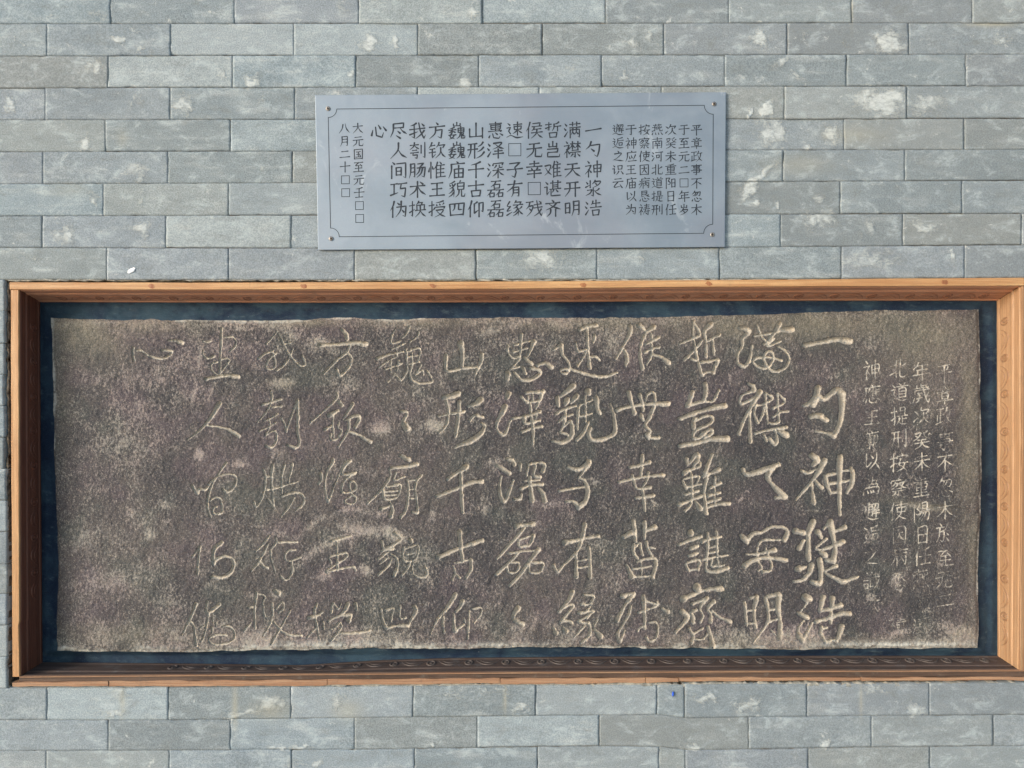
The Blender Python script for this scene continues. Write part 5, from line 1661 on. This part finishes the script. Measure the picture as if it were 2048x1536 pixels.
groove = np.zeros(X.shape, np.float32)      # 0..1 profile
gdep = np.zeros(X.shape, np.float32)        # mm
gid = np.full(X.shape, -1, np.int32)
NZ = vnoise(X, Y, 4.5, 301) * 1.5 + vnoise(X, Y, 2.2, 302) * 1.3 + vnoise(X, Y, 14, 303) * .8
NW = np.clip(0.75 + vnoise(X, Y, 11, 304) * 1.1 + vnoise(X, Y, 40, 305) * .6, .45, 1)
du = 1852.0 / NU; dv = 668.0 / NV
def catmull(p, step=0.7):
    p = np.array(p, float)
    if len(p) == 2:
        n = max(2, int(np.hypot(*(p[1] - p[0])) / step)); t = np.linspace(0, 1, n)[:, None]
        return p[0] + (p[1] - p[0]) * t
    q = np.vstack([2 * p[0] - p[1], p, 2 * p[-1] - p[-2]])
    out = []
    for i in range(1, len(q) - 2):
        n = max(2, int(np.hypot(*(q[i + 1] - q[i])) / step)); t = np.linspace(0, 1, n, endpoint=False)[:, None]
        a, b, c, d = q[i - 1], q[i], q[i + 1], q[i + 2]
        out.append(0.5 * (2 * b + (c - a) * t + (2 * a - 5 * b + 4 * c - d) * t * t + (3 * b - a - 3 * c + d) * t ** 3))
    out.append(q[-2][None])
    return np.vstack(out)
ox = oy = 0; sc = 1; cid = -1; big = True; kinds = []
SLIPS = [(1742, "神740 應788 王835 廟880 以921 為973 邂1024 逅1070 之1113 識1163 云1207"),
         (1797, "北737 道785 提832 刑877 按925 察974 使1022 因1070 病1113 懇1163 禱1245"),
         (1843, "年743 歲788 次832 癸880 未924 重976 陽1024 日1070 任1113 燕1158 南1204 河1250"),
         (1889, "平746 章790 政832 事881 不926 忽975 木1020 於1066 至1116 元1158 二1200")]
JOBS = []     # (strokes in px, wear strength) of the small characters
for sx_, txt in SLIPS:
    for tk in txt.split():
        ch, cy_ = tk[0], float(tk[1:])
        w_, h_ = 33 + rnd.uniform(-2, 2), 37 + rnd.uniform(-2, 2)
        cx_ = sx_ + rnd.uniform(-2, 2)
        lst = []
        for ty, p_ in strokes_of(G[ch]):
            q_ = [(cx_ + (x - 50) / 100 * w_ + rnd.uniform(-.5, .5), cy_ + (y - 50) / 100 * h_ - (x - 50) * .035 + rnd.uniform(-.5, .5)) for x, y in p_]
            lst.append((q_, [v * 2.6 for v in WID[ty]]))
        JOBS.append((lst, 0.66 if cy_ < 1090 else (0.55 if cy_ < 1150 else 0.42)))
LINES = STROKES.strip().split("\n")
LINES = LINES[:next(i for i, l_ in enumerate(LINES) if l_[:2] == '#s') - 1]
for lst, st_ in JOBS:
    LINES.append(('#s', st_))
    LINES += lst
amp = 1.0
for ln in LINES:
    if ln[0] == '#s':
        cid += 1; big = False; amp = ln[1]; continue
    if ln[0] == '@':
        a = ln[1:].split(); ox, oy, sc = float(a[0]), float(a[1]), float(a[2]); continue
    if ln[0] == '#':
        cid += 1; big = ln[1] == 'c'; kinds.append(big); continue
    if isinstance(ln, tuple): pts, ws = ln
    else:
        a = ln.split()
        ws = [float(v) / sc for v in a[0].split(',')]
        c = [float(v) for v in a[1:]]
        pts = [(ox + c[i] / sc, oy + c[i + 1] / sc) for i in range(0, len(c), 2)]
    cp = catmull(pts)
    s = np.concatenate([[0], np.cumsum(np.hypot(*np.diff(cp, axis=0).T))]); s = s / max(s[-1], 1e-6)
    hw = np.interp(s, np.linspace(0, 1, len(ws)), ws) * 0.5 * (1.14 if big else 1.0) + (0.65 if big else 0.35)
    hw = hw * (1 + 0.22 * vnoise(s * 40, s * 0 + cid * 9.1, 4, 77))
    for (px, py), h in zip(cp, hw):
        i0 = (px - 109) / 1850.0 * NU; 
        tt = np.interp(px, *ST_T); bb = np.interp(px, *ST_B)
        j0 = (py - tt) / (bb - tt) * NV
        ri = h / du + 7; rj = h / dv + 3
        ia, ib = int(max(0, i0 - ri)), int(min(NU, i0 + ri)) + 1
        ja, jb = int(max(0, j0 - rj)), int(min(NV, j0 + rj)) + 1
        if ia >= ib or ja >= jb: continue
        d = np.hypot(X[ia:ib, ja:jb] - px, Y[ia:ib, ja:jb] - py)
        d = np.maximum(0, d + NZ[ia:ib, ja:jb] * (1.0 if big else 0.3))
        pr = np.clip(1 - d / h, 0, 1)
        prw = np.minimum(1, pr * 2.2); pr = np.minimum(1, pr * 1.55)
        dep = pr * (1.25 * h + 1.4 if big else (0.5 * h + 0.5) * amp)
        g0 = groove[ia:ib, ja:jb]; dd = gdep[ia:ib, ja:jb]; gi = gid[ia:ib, ja:jb]
        m = dep > dd
        dd[m] = dep[m]; gi[m] = cid
        np.maximum(g0, prw * (1.0 if big else amp * NW[ia:ib, ja:jb]), out=g0)

# worn patches, scars and crusts (photo millimetres)
PATCH = [(760, 858, 18, 11, 0, 1), (1010, 10, 1, 1, 0, 0), (868, 852, 18, 12, 0, 1), (557, 766, 26, 9, 0, 1), (400, 715, 4, 20, 10, .7), (386, 790, 7, 20, 15, .8), (398, 910, 10, 10, 0, .9),
 (552, 908, 14, 9, 0, .6), (300, 1070, 12, 12, -40, 1), (330, 1010, 14, 10, 0, .6), (262, 1028, 6, 8, 0, .7), (730, 1140, 12, 10, 0, 1), (560, 700, 14, 9, 20, .6), (720, 1060, 44, 10, 8, .7),
 (790, 1070, 30, 12, 20, .9), (650, 1150, 14, 12, 0, .8), (480, 928, 14, 6, 0, .7), (930, 1165, 8, 10, 0, .5), (865, 1030, 6, 20, 0, .5), (970, 1010, 8, 20, 0, .5), (1040, 685, 60, 18, 0, .35), (1230, 670, 60, 18, 0, .4),
 (635, 685, 26, 16, 0, .6), (1000, 658, 60, 8, -12, .5), (590, 670, 20, 10, 0, .6), (1470, 700, 30, 20, 0, .4), (1650, 745, 50, 30, 0, .45), (1745, 690, 50, 40, 0, .5), (1100, 1010, 20, 8, 0, .5), (1190, 965, 14, 8, 0, .4),
 (1310, 1010, 10, 12, 0, .5), (1610, 1030, 26, 5, 0, .5), (1478, 1000, 12, 8, 0, .7), (1630, 1022, 30, 5, 0, .7), (1745, 1020, 30, 30, 0, .5), (1740, 1075, 20, 20, 0, .6), (1760, 1190, 40, 30, 0, .35), (1880, 1200, 50, 40, 0, .3),
 (1845, 1015, 60, 5, 8, .9), (1740, 1195, 12, 10, 0, .9), (1790, 1160, 14, 22, 0, .9), (1800, 1265, 16, 7, 0, .9), (1855, 1220, 16, 8, 0, .8), (1930, 1270, 20, 16, 0, .8), (1840, 790, 8, 12, 0, .7), (1700, 770, 30, 20, 0, .3),
 (1935, 905, 8, 10, 0, .8), (280, 850, 40, 80, 0, .28), (330, 780, 60, 60, 0, .25), (170, 1080, 40, 30, 0, .3), (220, 1160, 60, 20, 0, .4), (360, 1240, 40, 40, 0, .35), (520, 1270, 70, 26, 0, .5), (700, 1270, 60, 20, 0, .6), (1560, 1275, 70, 20, 0, .6),
 (250, 760, 50, 30, 0, .25), (555, 1065, 20, 10, 0, .4), (505, 1190, 10, 8, 0, .6), (555, 1190, 12, 8, 0, .9), (425, 780, 4, 20, 20, .5), (1240, 700, 30, 14, 0, .4), (990, 930, 12, 30, 0, .3), (700, 770, 60, 20, 0, .3), (1100, 700, 20, 20, 0, .4), (1200, 1090, 30, 20, 0, .3), (640, 940, 30, 12, 0, .3), (1460, 755, 4, 14, -10, .9)]
worn = ell(X, Y, PATCH)
def band(pts, w):
    c = catmull(pts, 3.0); out = np.zeros_like(X)
    i0 = int((c[:, 0].min() - 40 - 105) / du); i1 = int((c[:, 0].max() + 40 - 105) / du)
    xs = X[i0:i1]; y_ = Y[i0:i1]; best = np.full(xs.shape, 1e9)
    for p in c: np.minimum(best, np.hypot(xs - p[0], y_ - p[1]), out=best)
    out[i0:i1] = np.clip(1.3 - best / w, 0, 1)
    return out
scar = np.maximum(band([(768, 1028), (737, 1025), (697, 1018), (660, 1030), (638, 1038), (612, 1060), (592, 1074)], 8), band([(701, 1071), (660, 1083), (633, 1099), (610, 1118), (583, 1140)], 9))
scar = np.clip(scar + rag * .5 * (scar > 0), 0, 1)
worn = np.clip(np.maximum(worn, scar * 0.45), 0, 1)
eb = np.interp(X, *ST_B) - Y; et = Y - np.interp(X, *ST_T); el = X - np.interp(Y, *ST_L); er = np.interp(Y, *ST_R) - X
n1 = fbm(X, Y, 40, 70, 4)
worn = np.clip(worn + sstep(50, 0, eb + n1 * 60) * 0.42 + sstep(26, 0, et + n1 * 26) * 0.5 + np.clip(fbm(X, Y, 120, 71, 4), 0, 1) * 0.3, 0, 1)
worn = np.clip(worn - 0.25 * sstep(1300, 1500, X) * sstep(40, 90, eb), 0, 1)
ink = np.clip(ell(X + n1 * 60, Y + rag * 60, [(1560, 980, 420, 230, 0, .8), (1200, 1000, 330, 200, 0, .55), (780, 860, 260, 160, 0, .4), (1830, 1150, 110, 120, 0, .7), (480, 1180, 200, 60, 0, .45), (1450, 820, 200, 120, 0, .5)]), 0, 1) * np.clip(.8 + n1, 0, 1)
tan = np.clip(ell(X, Y, [(150, 660, 90, 50, 20, .9), (280, 650, 110, 20, 0, .6), (120, 760, 20, 120, 0, .5), (620, 645, 60, 8, 0, .9), (850, 645, 120, 10, 0, .6), (1200, 650, 200, 14, 0, .5),
    (1600, 650, 260, 26, 0, .8), (1860, 680, 90, 60, 0, .8), (1935, 850, 22, 200, 0, .8), (1890, 780, 40, 60, 0, .4), (1945, 1100, 14, 200, 0, .5), (1600, 1285, 300, 12, 0, .5), (1935, 1270, 30, 30, 0, .6), (560, 768, 26, 10, 0, .7), (250, 1270, 160, 24, 0, .4), (1850, 1012, 60, 6, 8, .8)]), 0, 1)
crust = np.clip(sstep(9, 1, eb + n1 * 14) * (0.55 + vnoise(X, Y, 120, 72)) + sstep(5, 0, el + n1 * 6) * .6 * (Y < 900) + sstep(4, 0, er + n1 * 5) * .5 + sstep(5, 0, et + n1 * 7) * .5 * ((X > 350) & (X < 850)), 0, 1)
crust = np.maximum(crust, ell(X, Y, [(1800, 1290, 150, 6, 0, .8), (780, 638, 30, 4, 0, .9), (660, 1292, 120, 8, 0, .7), (1000, 1292, 90, 6, 0, .7)]))

relief = fbm(X, Y, 220, 80, 3) * 2.0 + fbm(X, Y, 24, 81, 4) * 0.9 + vnoise(X, Y, 3.4, 84) * 1.1 + vnoise(X + Y * .3, Y * .6, 6, 85) * 1.2 + rng.normal(0, 0.11, X.shape)
relief = relief - scar * .7 - ell(X, Y, PATCH[:20]) * .8
# crack at the right
crk = np.exp(-(np.abs(Y - (1010 + (X - 1870) * .13 + n1 * 6)) / 1.2) ** 2) * ((X > 1868) & (X < 1940))
relief = relief - crk * 2.5
rim = sstep(7, 0, np.minimum(np.minimum(eb, et), np.minimum(el, er)) + n1 * 3) * 3.5
dep_mm = SD * 1000 - relief + gdep + rim
P = WA(X, Y, dep_mm * .001)
co = P.reshape(-1, 3)
idx = np.arange(X.size).reshape(X.shape)
q = np.stack([idx[:-1, :-1], idx[:-1, 1:], idx[1:, 1:], idx[1:, :-1]], -1).reshape(-1, 4)
gf = groove.ravel()[q].mean(1)
fid = np.where(gf > 0.10, gid.ravel()[q].max(1), -1)
attrs = {"groove": groove.ravel(), "worn": worn.ravel(), "tan": tan.ravel(), "ink": ink.ravel(), "crust": crust.ravel()}

stone = empty("inscribed_stone", W(1032, 1300, SD), "dark weathered stone slab with flowing cursive characters cut in columns, inside the timber frame", "stone tablet")
def submesh(name, faces, extra=None):
    u, inv = np.unique(faces, return_inverse=True)
    f = inv.reshape(faces.shape)
    c = co[u]; at = {k: v[u] for k, v in attrs.items()}
    return mesh_np(name, c, f, M_STONE, at)
# slab face with its sides
ring = np.concatenate([idx[:, 0], idx[-1, 1:], idx[-2::-1, -1], idx[0, -2:0:-1]])
back = co[ring].copy(); back[:, 1] = 0.085
bi = len(co) + np.arange(len(ring))
q2 = np.stack([ring, np.roll(ring, -1), np.roll(bi, -1), bi], -1)
co = np.concatenate([co, back])
for k in attrs: attrs[k] = np.concatenate([attrs[k], attrs[k][ring] * 0])
child("slab", submesh("slab", np.concatenate([q[fid < 0], q2])), stone)
for c_ in range(cid + 1):
    f = q[fid == c_]
    if len(f) < 8: continue
    child("carved_character", submesh("carved_character", f), stone)

# ------------------------------------------------------------------ steel plaque
PC = [(630, 190), (1452, 184), (1450, 494), (636, 500)]     # TL TR BR BL
PY_ = -0.007
plaque = empty("metal_plaque", W(1043, 497, PY_), "blue grey brushed metal plaque with engraved black characters in columns, screwed to the brick wall", "plaque")
def PW(px, py, lift=0.0):
    q = W(px, py, PY_ - lift); return q
def plate():
    n = 24
    vs, fs = [], []
    def bil(u, v):
        a = Vector(PC[0]).lerp(Vector(PC[1]), u); b = Vector(PC[3]).lerp(Vector(PC[2]), u)
        return a.lerp(b, v)
    cx, cy = 1042, 342
    loop = []
    for k in range(n): loop.append(bil(k / n, 0))
    for k in range(n): loop.append(bil(1, k / n))
    for k in range(n): loop.append(bil(1 - k / n, 1))
    for k in range(n): loop.append(bil(0, 1 - k / n))
    m = len(loop)
    for (ins, dy) in ((1.0, 0.0), (0.25, 0.0003), (0.0, 0.0009), (0.0, 0.0030)):
        for p in loop:
            dx = max(-1, min(1, (cx - p[0]) / 300)); d_y = max(-1, min(1, (cy - p[1]) / 100))
            w = PW(p[0] + dx * ins, p[1] + d_y * ins); vs.append((w.x, w.y + dy, w.z))
    for r_ in range(3):
        for k in range(m):
            a, b = r_ * m + k, r_ * m + (k + 1) % m
            fs.append((a, a + m, b + m, b))
    fs.append(tuple(range(m))); fs.append(tuple(reversed(range(3 * m, 4 * m))))
    return mesh_py("plate", vs, fs, M_STEEL)
child("plate", plate(), plaque)

def ribbon(pts, w, name, mat, parent, lift=0.00025, closed=True):
    n = len(pts); vs, fs = [], []
    for i in range(n):
        a = Vector(pts[(i - 1) % n]); b = Vector(pts[(i + 1) % n]); p = Vector(pts[i])
        t1 = (p - a).normalized(); t2 = (b - p).normalized()
        t = (t1 + t2).normalized(); nn = Vector((-t.y, t.x)); k = w / 2 / max(0.5, abs(nn.dot(Vector((-t1.y, t1.x)))))
        for s in (-1, 1):
            q_ = p + nn * k * s; vs.append(PW(q_.x, q_.y, lift))
    for i in range(n):
        j = (i + 1) % n; fs.append((2 * i, 2 * j, 2 * j + 1, 2 * i + 1))
    return child(name, mesh_py(name, vs, fs, mat), parent)
SC = [(656, 217), (1428.5, 207.6), (1424.8, 469), (662, 477)]
def arc(c, r, a0, a1, n=9):
    return [(c[0] + r * math.cos(math.radians(a0 + (a1 - a0) * k / n)), c[1] + r * math.sin(math.radians(a0 + (a1 - a0) * k / n))) for k in range(n + 1)]
border = arc((656.5, 218), 17, 90, 0) + arc((1426.5, 210.5), 18, 180, 90) + arc((1425.5, 466.5), 18, 270, 180) + arc((661, 473.5), 17.5, 0, -90)
ribbon(border, 1.25, "border_line", M_INK, plaque)

for (sx, sy) in SC:
    def ringv(r, lift, n=14): return [PW(sx + r * math.cos(2 * math.pi * k / n), sy + r * math.sin(2 * math.pi * k / n), lift) for k in range(n)]
    n = 14
    vs = ringv(4.6, 0.0001) + ringv(4.4, 0.0012) + ringv(3.2, 0.0020) + ringv(1.9, 0.0021) + ringv(1.6, 0.0009) + [PW(sx, sy, 0.0007)]
    fs = []
    for r_ in range(4):
        for k in range(n):
            fs.append((r_ * n + k, r_ * n + (k + 1) % n, (r_ + 1) * n + (k + 1) % n, (r_ + 1) * n + k))
    for k in range(n): fs.append((4 * n + k, 4 * n + (k + 1) % n, 5 * n))
    so = child("screw", mesh_py("screw", vs, fs, M_SCREW), plaque)
    vs, fs = [], []
    an = rnd.uniform(0, 1.5)
    for q_ in range(2):
        a = an + q_ * math.pi / 2
        ux, uy = math.cos(a), math.sin(a)
        b = len(vs)
        for (f_, g_) in ((-2.6, -.7), (2.6, -.7), (2.6, .7), (-2.6, .7)):
            vs.append(PW(sx + ux * f_ - uy * g_, sy + uy * f_ + ux * g_, 0.0024 + q_ * .0001))
        fs.append((b, b + 1, b + 2, b + 3))
    o = bpy.data.objects.new("screw_slot", mesh_py("screw_slot", vs, fs, M_SLOT)); COL.objects.link(o); o.parent = so

def glyph(ch, cx, cy, size, wt=1.0):
    if ch == '□':
        h = size * 0.36
        ribbon([(cx - h, cy - h), (cx + h, cy - h * 1.04), (cx + h, cy + h * .98), (cx - h * .98, cy + h)], 1.25, "engraved_character", M_INK, plaque); return
    st = strokes_of(G[ch]); vs, fs = [], []
    base = size * 0.047 * wt * (1.0 if len(st) < 9 else 0.86)
    for si, (ty, pts) in enumerate(st):
        pts = [(cx + (x - 50) / 100 * size, cy + (y - 50) / 100 * size - (x - 50) / 100 * size * 0.035) for x, y in pts]
        if ty in 'pn' : P_ = catmull(pts, size / 18)
        else:
            P_ = []
            for a, b in zip(pts[:-1], pts[1:]):
                m = max(2, int(math.dist(a, b) / (size / 14)))
                for k in range(m): P_.append((a[0] + (b[0] - a[0]) * k / m, a[1] + (b[1] - a[1]) * k / m))
            P_.append(pts[-1]); P_ = np.array(P_)
        sl = np.concatenate([[0], np.cumsum(np.hypot(*np.diff(P_, axis=0).T))]); L = sl[-1]; s = sl / L
        wv = WID[ty]
        hw = np.interp(s, np.linspace(0, 1, len(wv)), wv) * base
        lift = 0.0002 + si * 0.000012
        # direction at each point
        tg = np.gradient(P_, axis=0); tg /= np.maximum(1e-6, np.hypot(tg[:, 0], tg[:, 1]))[:, None]
        b0 = len(vs)
        capa = P_[0] - tg[0] * hw[0] * .7; capb = P_[-1] + tg[-1] * hw[-1] * .7
        vs.append(PW(capa[0], capa[1], lift))
        for p, t_, h in zip(P_, tg, hw):
            vs.append(PW(p[0] - t_[1] * h, p[1] + t_[0] * h, lift)); vs.append(PW(p[0] + t_[1] * h, p[1] - t_[0] * h, lift))
        vs.append(PW(capb[0], capb[1], lift))
        m = len(P_)
        fs.append((b0, b0 + 1, b0 + 2))
        for k in range(m - 1):
            a = b0 + 1 + 2 * k; fs.append((a, a + 2, a + 3, a + 1))
        fs.append((b0 + 2 * m - 1, b0 + 2 * m + 1, b0 + 2 * m))
    child("engraved_character", mesh_py("engraved_character", vs, fs, M_INK), plaque)
BIGC = ["一勺神浆浩", "满襟天开明", "哲岂难谌齐", "侯无幸□残", "速□子有缘", "惠泽深磊磊", "山形千古仰", "巍巍庙貌四", "方钦惟王授", "我刳肠术换", "尽人间巧伪", "心"]
BX = [1186.5, 1144.5, 1105.5, 1068.5, 1029.5, 991, 952, 913.5, 874, 835, 797, 757.5]
SMALL = ["平章政事不忽木", "于至元二□年岁", "次癸未重阳日任", "燕南河北道提刑", "按察使因病恳祷", "于神应王庙以为", "邂逅之识云"]
SX = [1393, 1368, 1341.5, 1314.5, 1288.5, 1262, 1236]
for s, x in zip(BIGC, BX):
    for k, ch in enumerate(s): glyph(ch, x, [262, 301, 340.5, 379, 418.5][k] - (x - 800) * .0065, 34)
for s, x in zip(SMALL, SX):
    for k, ch in enumerate(s): glyph(ch, x, 259.5 + k * 26.6, 22.5)
for s, x in zip(["大元国至元壬□□", "八月二十□□"], (715.5, 688.5)):
    for k, ch in enumerate(s): glyph(ch, x + k * .55, 256.5 + k * 25.8, 22)


# ------------------------------------------------------------------ small marks on the wall
def dab(name, cx, cy, rx, ry, mat, label, cat, seed):
    r = random.Random(seed); n = 18
    vs = [W(cx, cy, -0.0042)]
    for ring_, dy in ((.6, -.0040), (.92, -.0030), (1.0, -.0008), (1.0, .002)):
        r2 = random.Random(seed)
        for k in range(n):
            a = 2 * math.pi * k / n; f = ring_ * r2.uniform(.8, 1.15)
            vs.append(W(cx + rx * f * math.cos(a), cy + ry * f * math.sin(a) - rx * .25 * f * math.cos(a), dy))
    fs = [(0, 1 + (k + 1) % n, 1 + k) for k in range(n)]
    for r_ in range(3):
        for k in range(n):
            a, b = 1 + r_ * n + k, 1 + r_ * n + (k + 1) % n
            fs.append((a, b, b + n, a + n))
    o = link(name, mesh_py(name, vs, fs, mat)); o["label"] = label; o["category"] = cat
    return o
dab("paint_dab", 263, 541, 8.5, 5.5, M_WHITE, "small bright white dab stuck on the brick just above the frame near its left corner", "paint dab", 4)
dab("paint_dab", 1346, 1388, 2.2, 5, M_BLUE, "tiny bright blue paint mark on the brick just below the frame", "paint mark", 9)
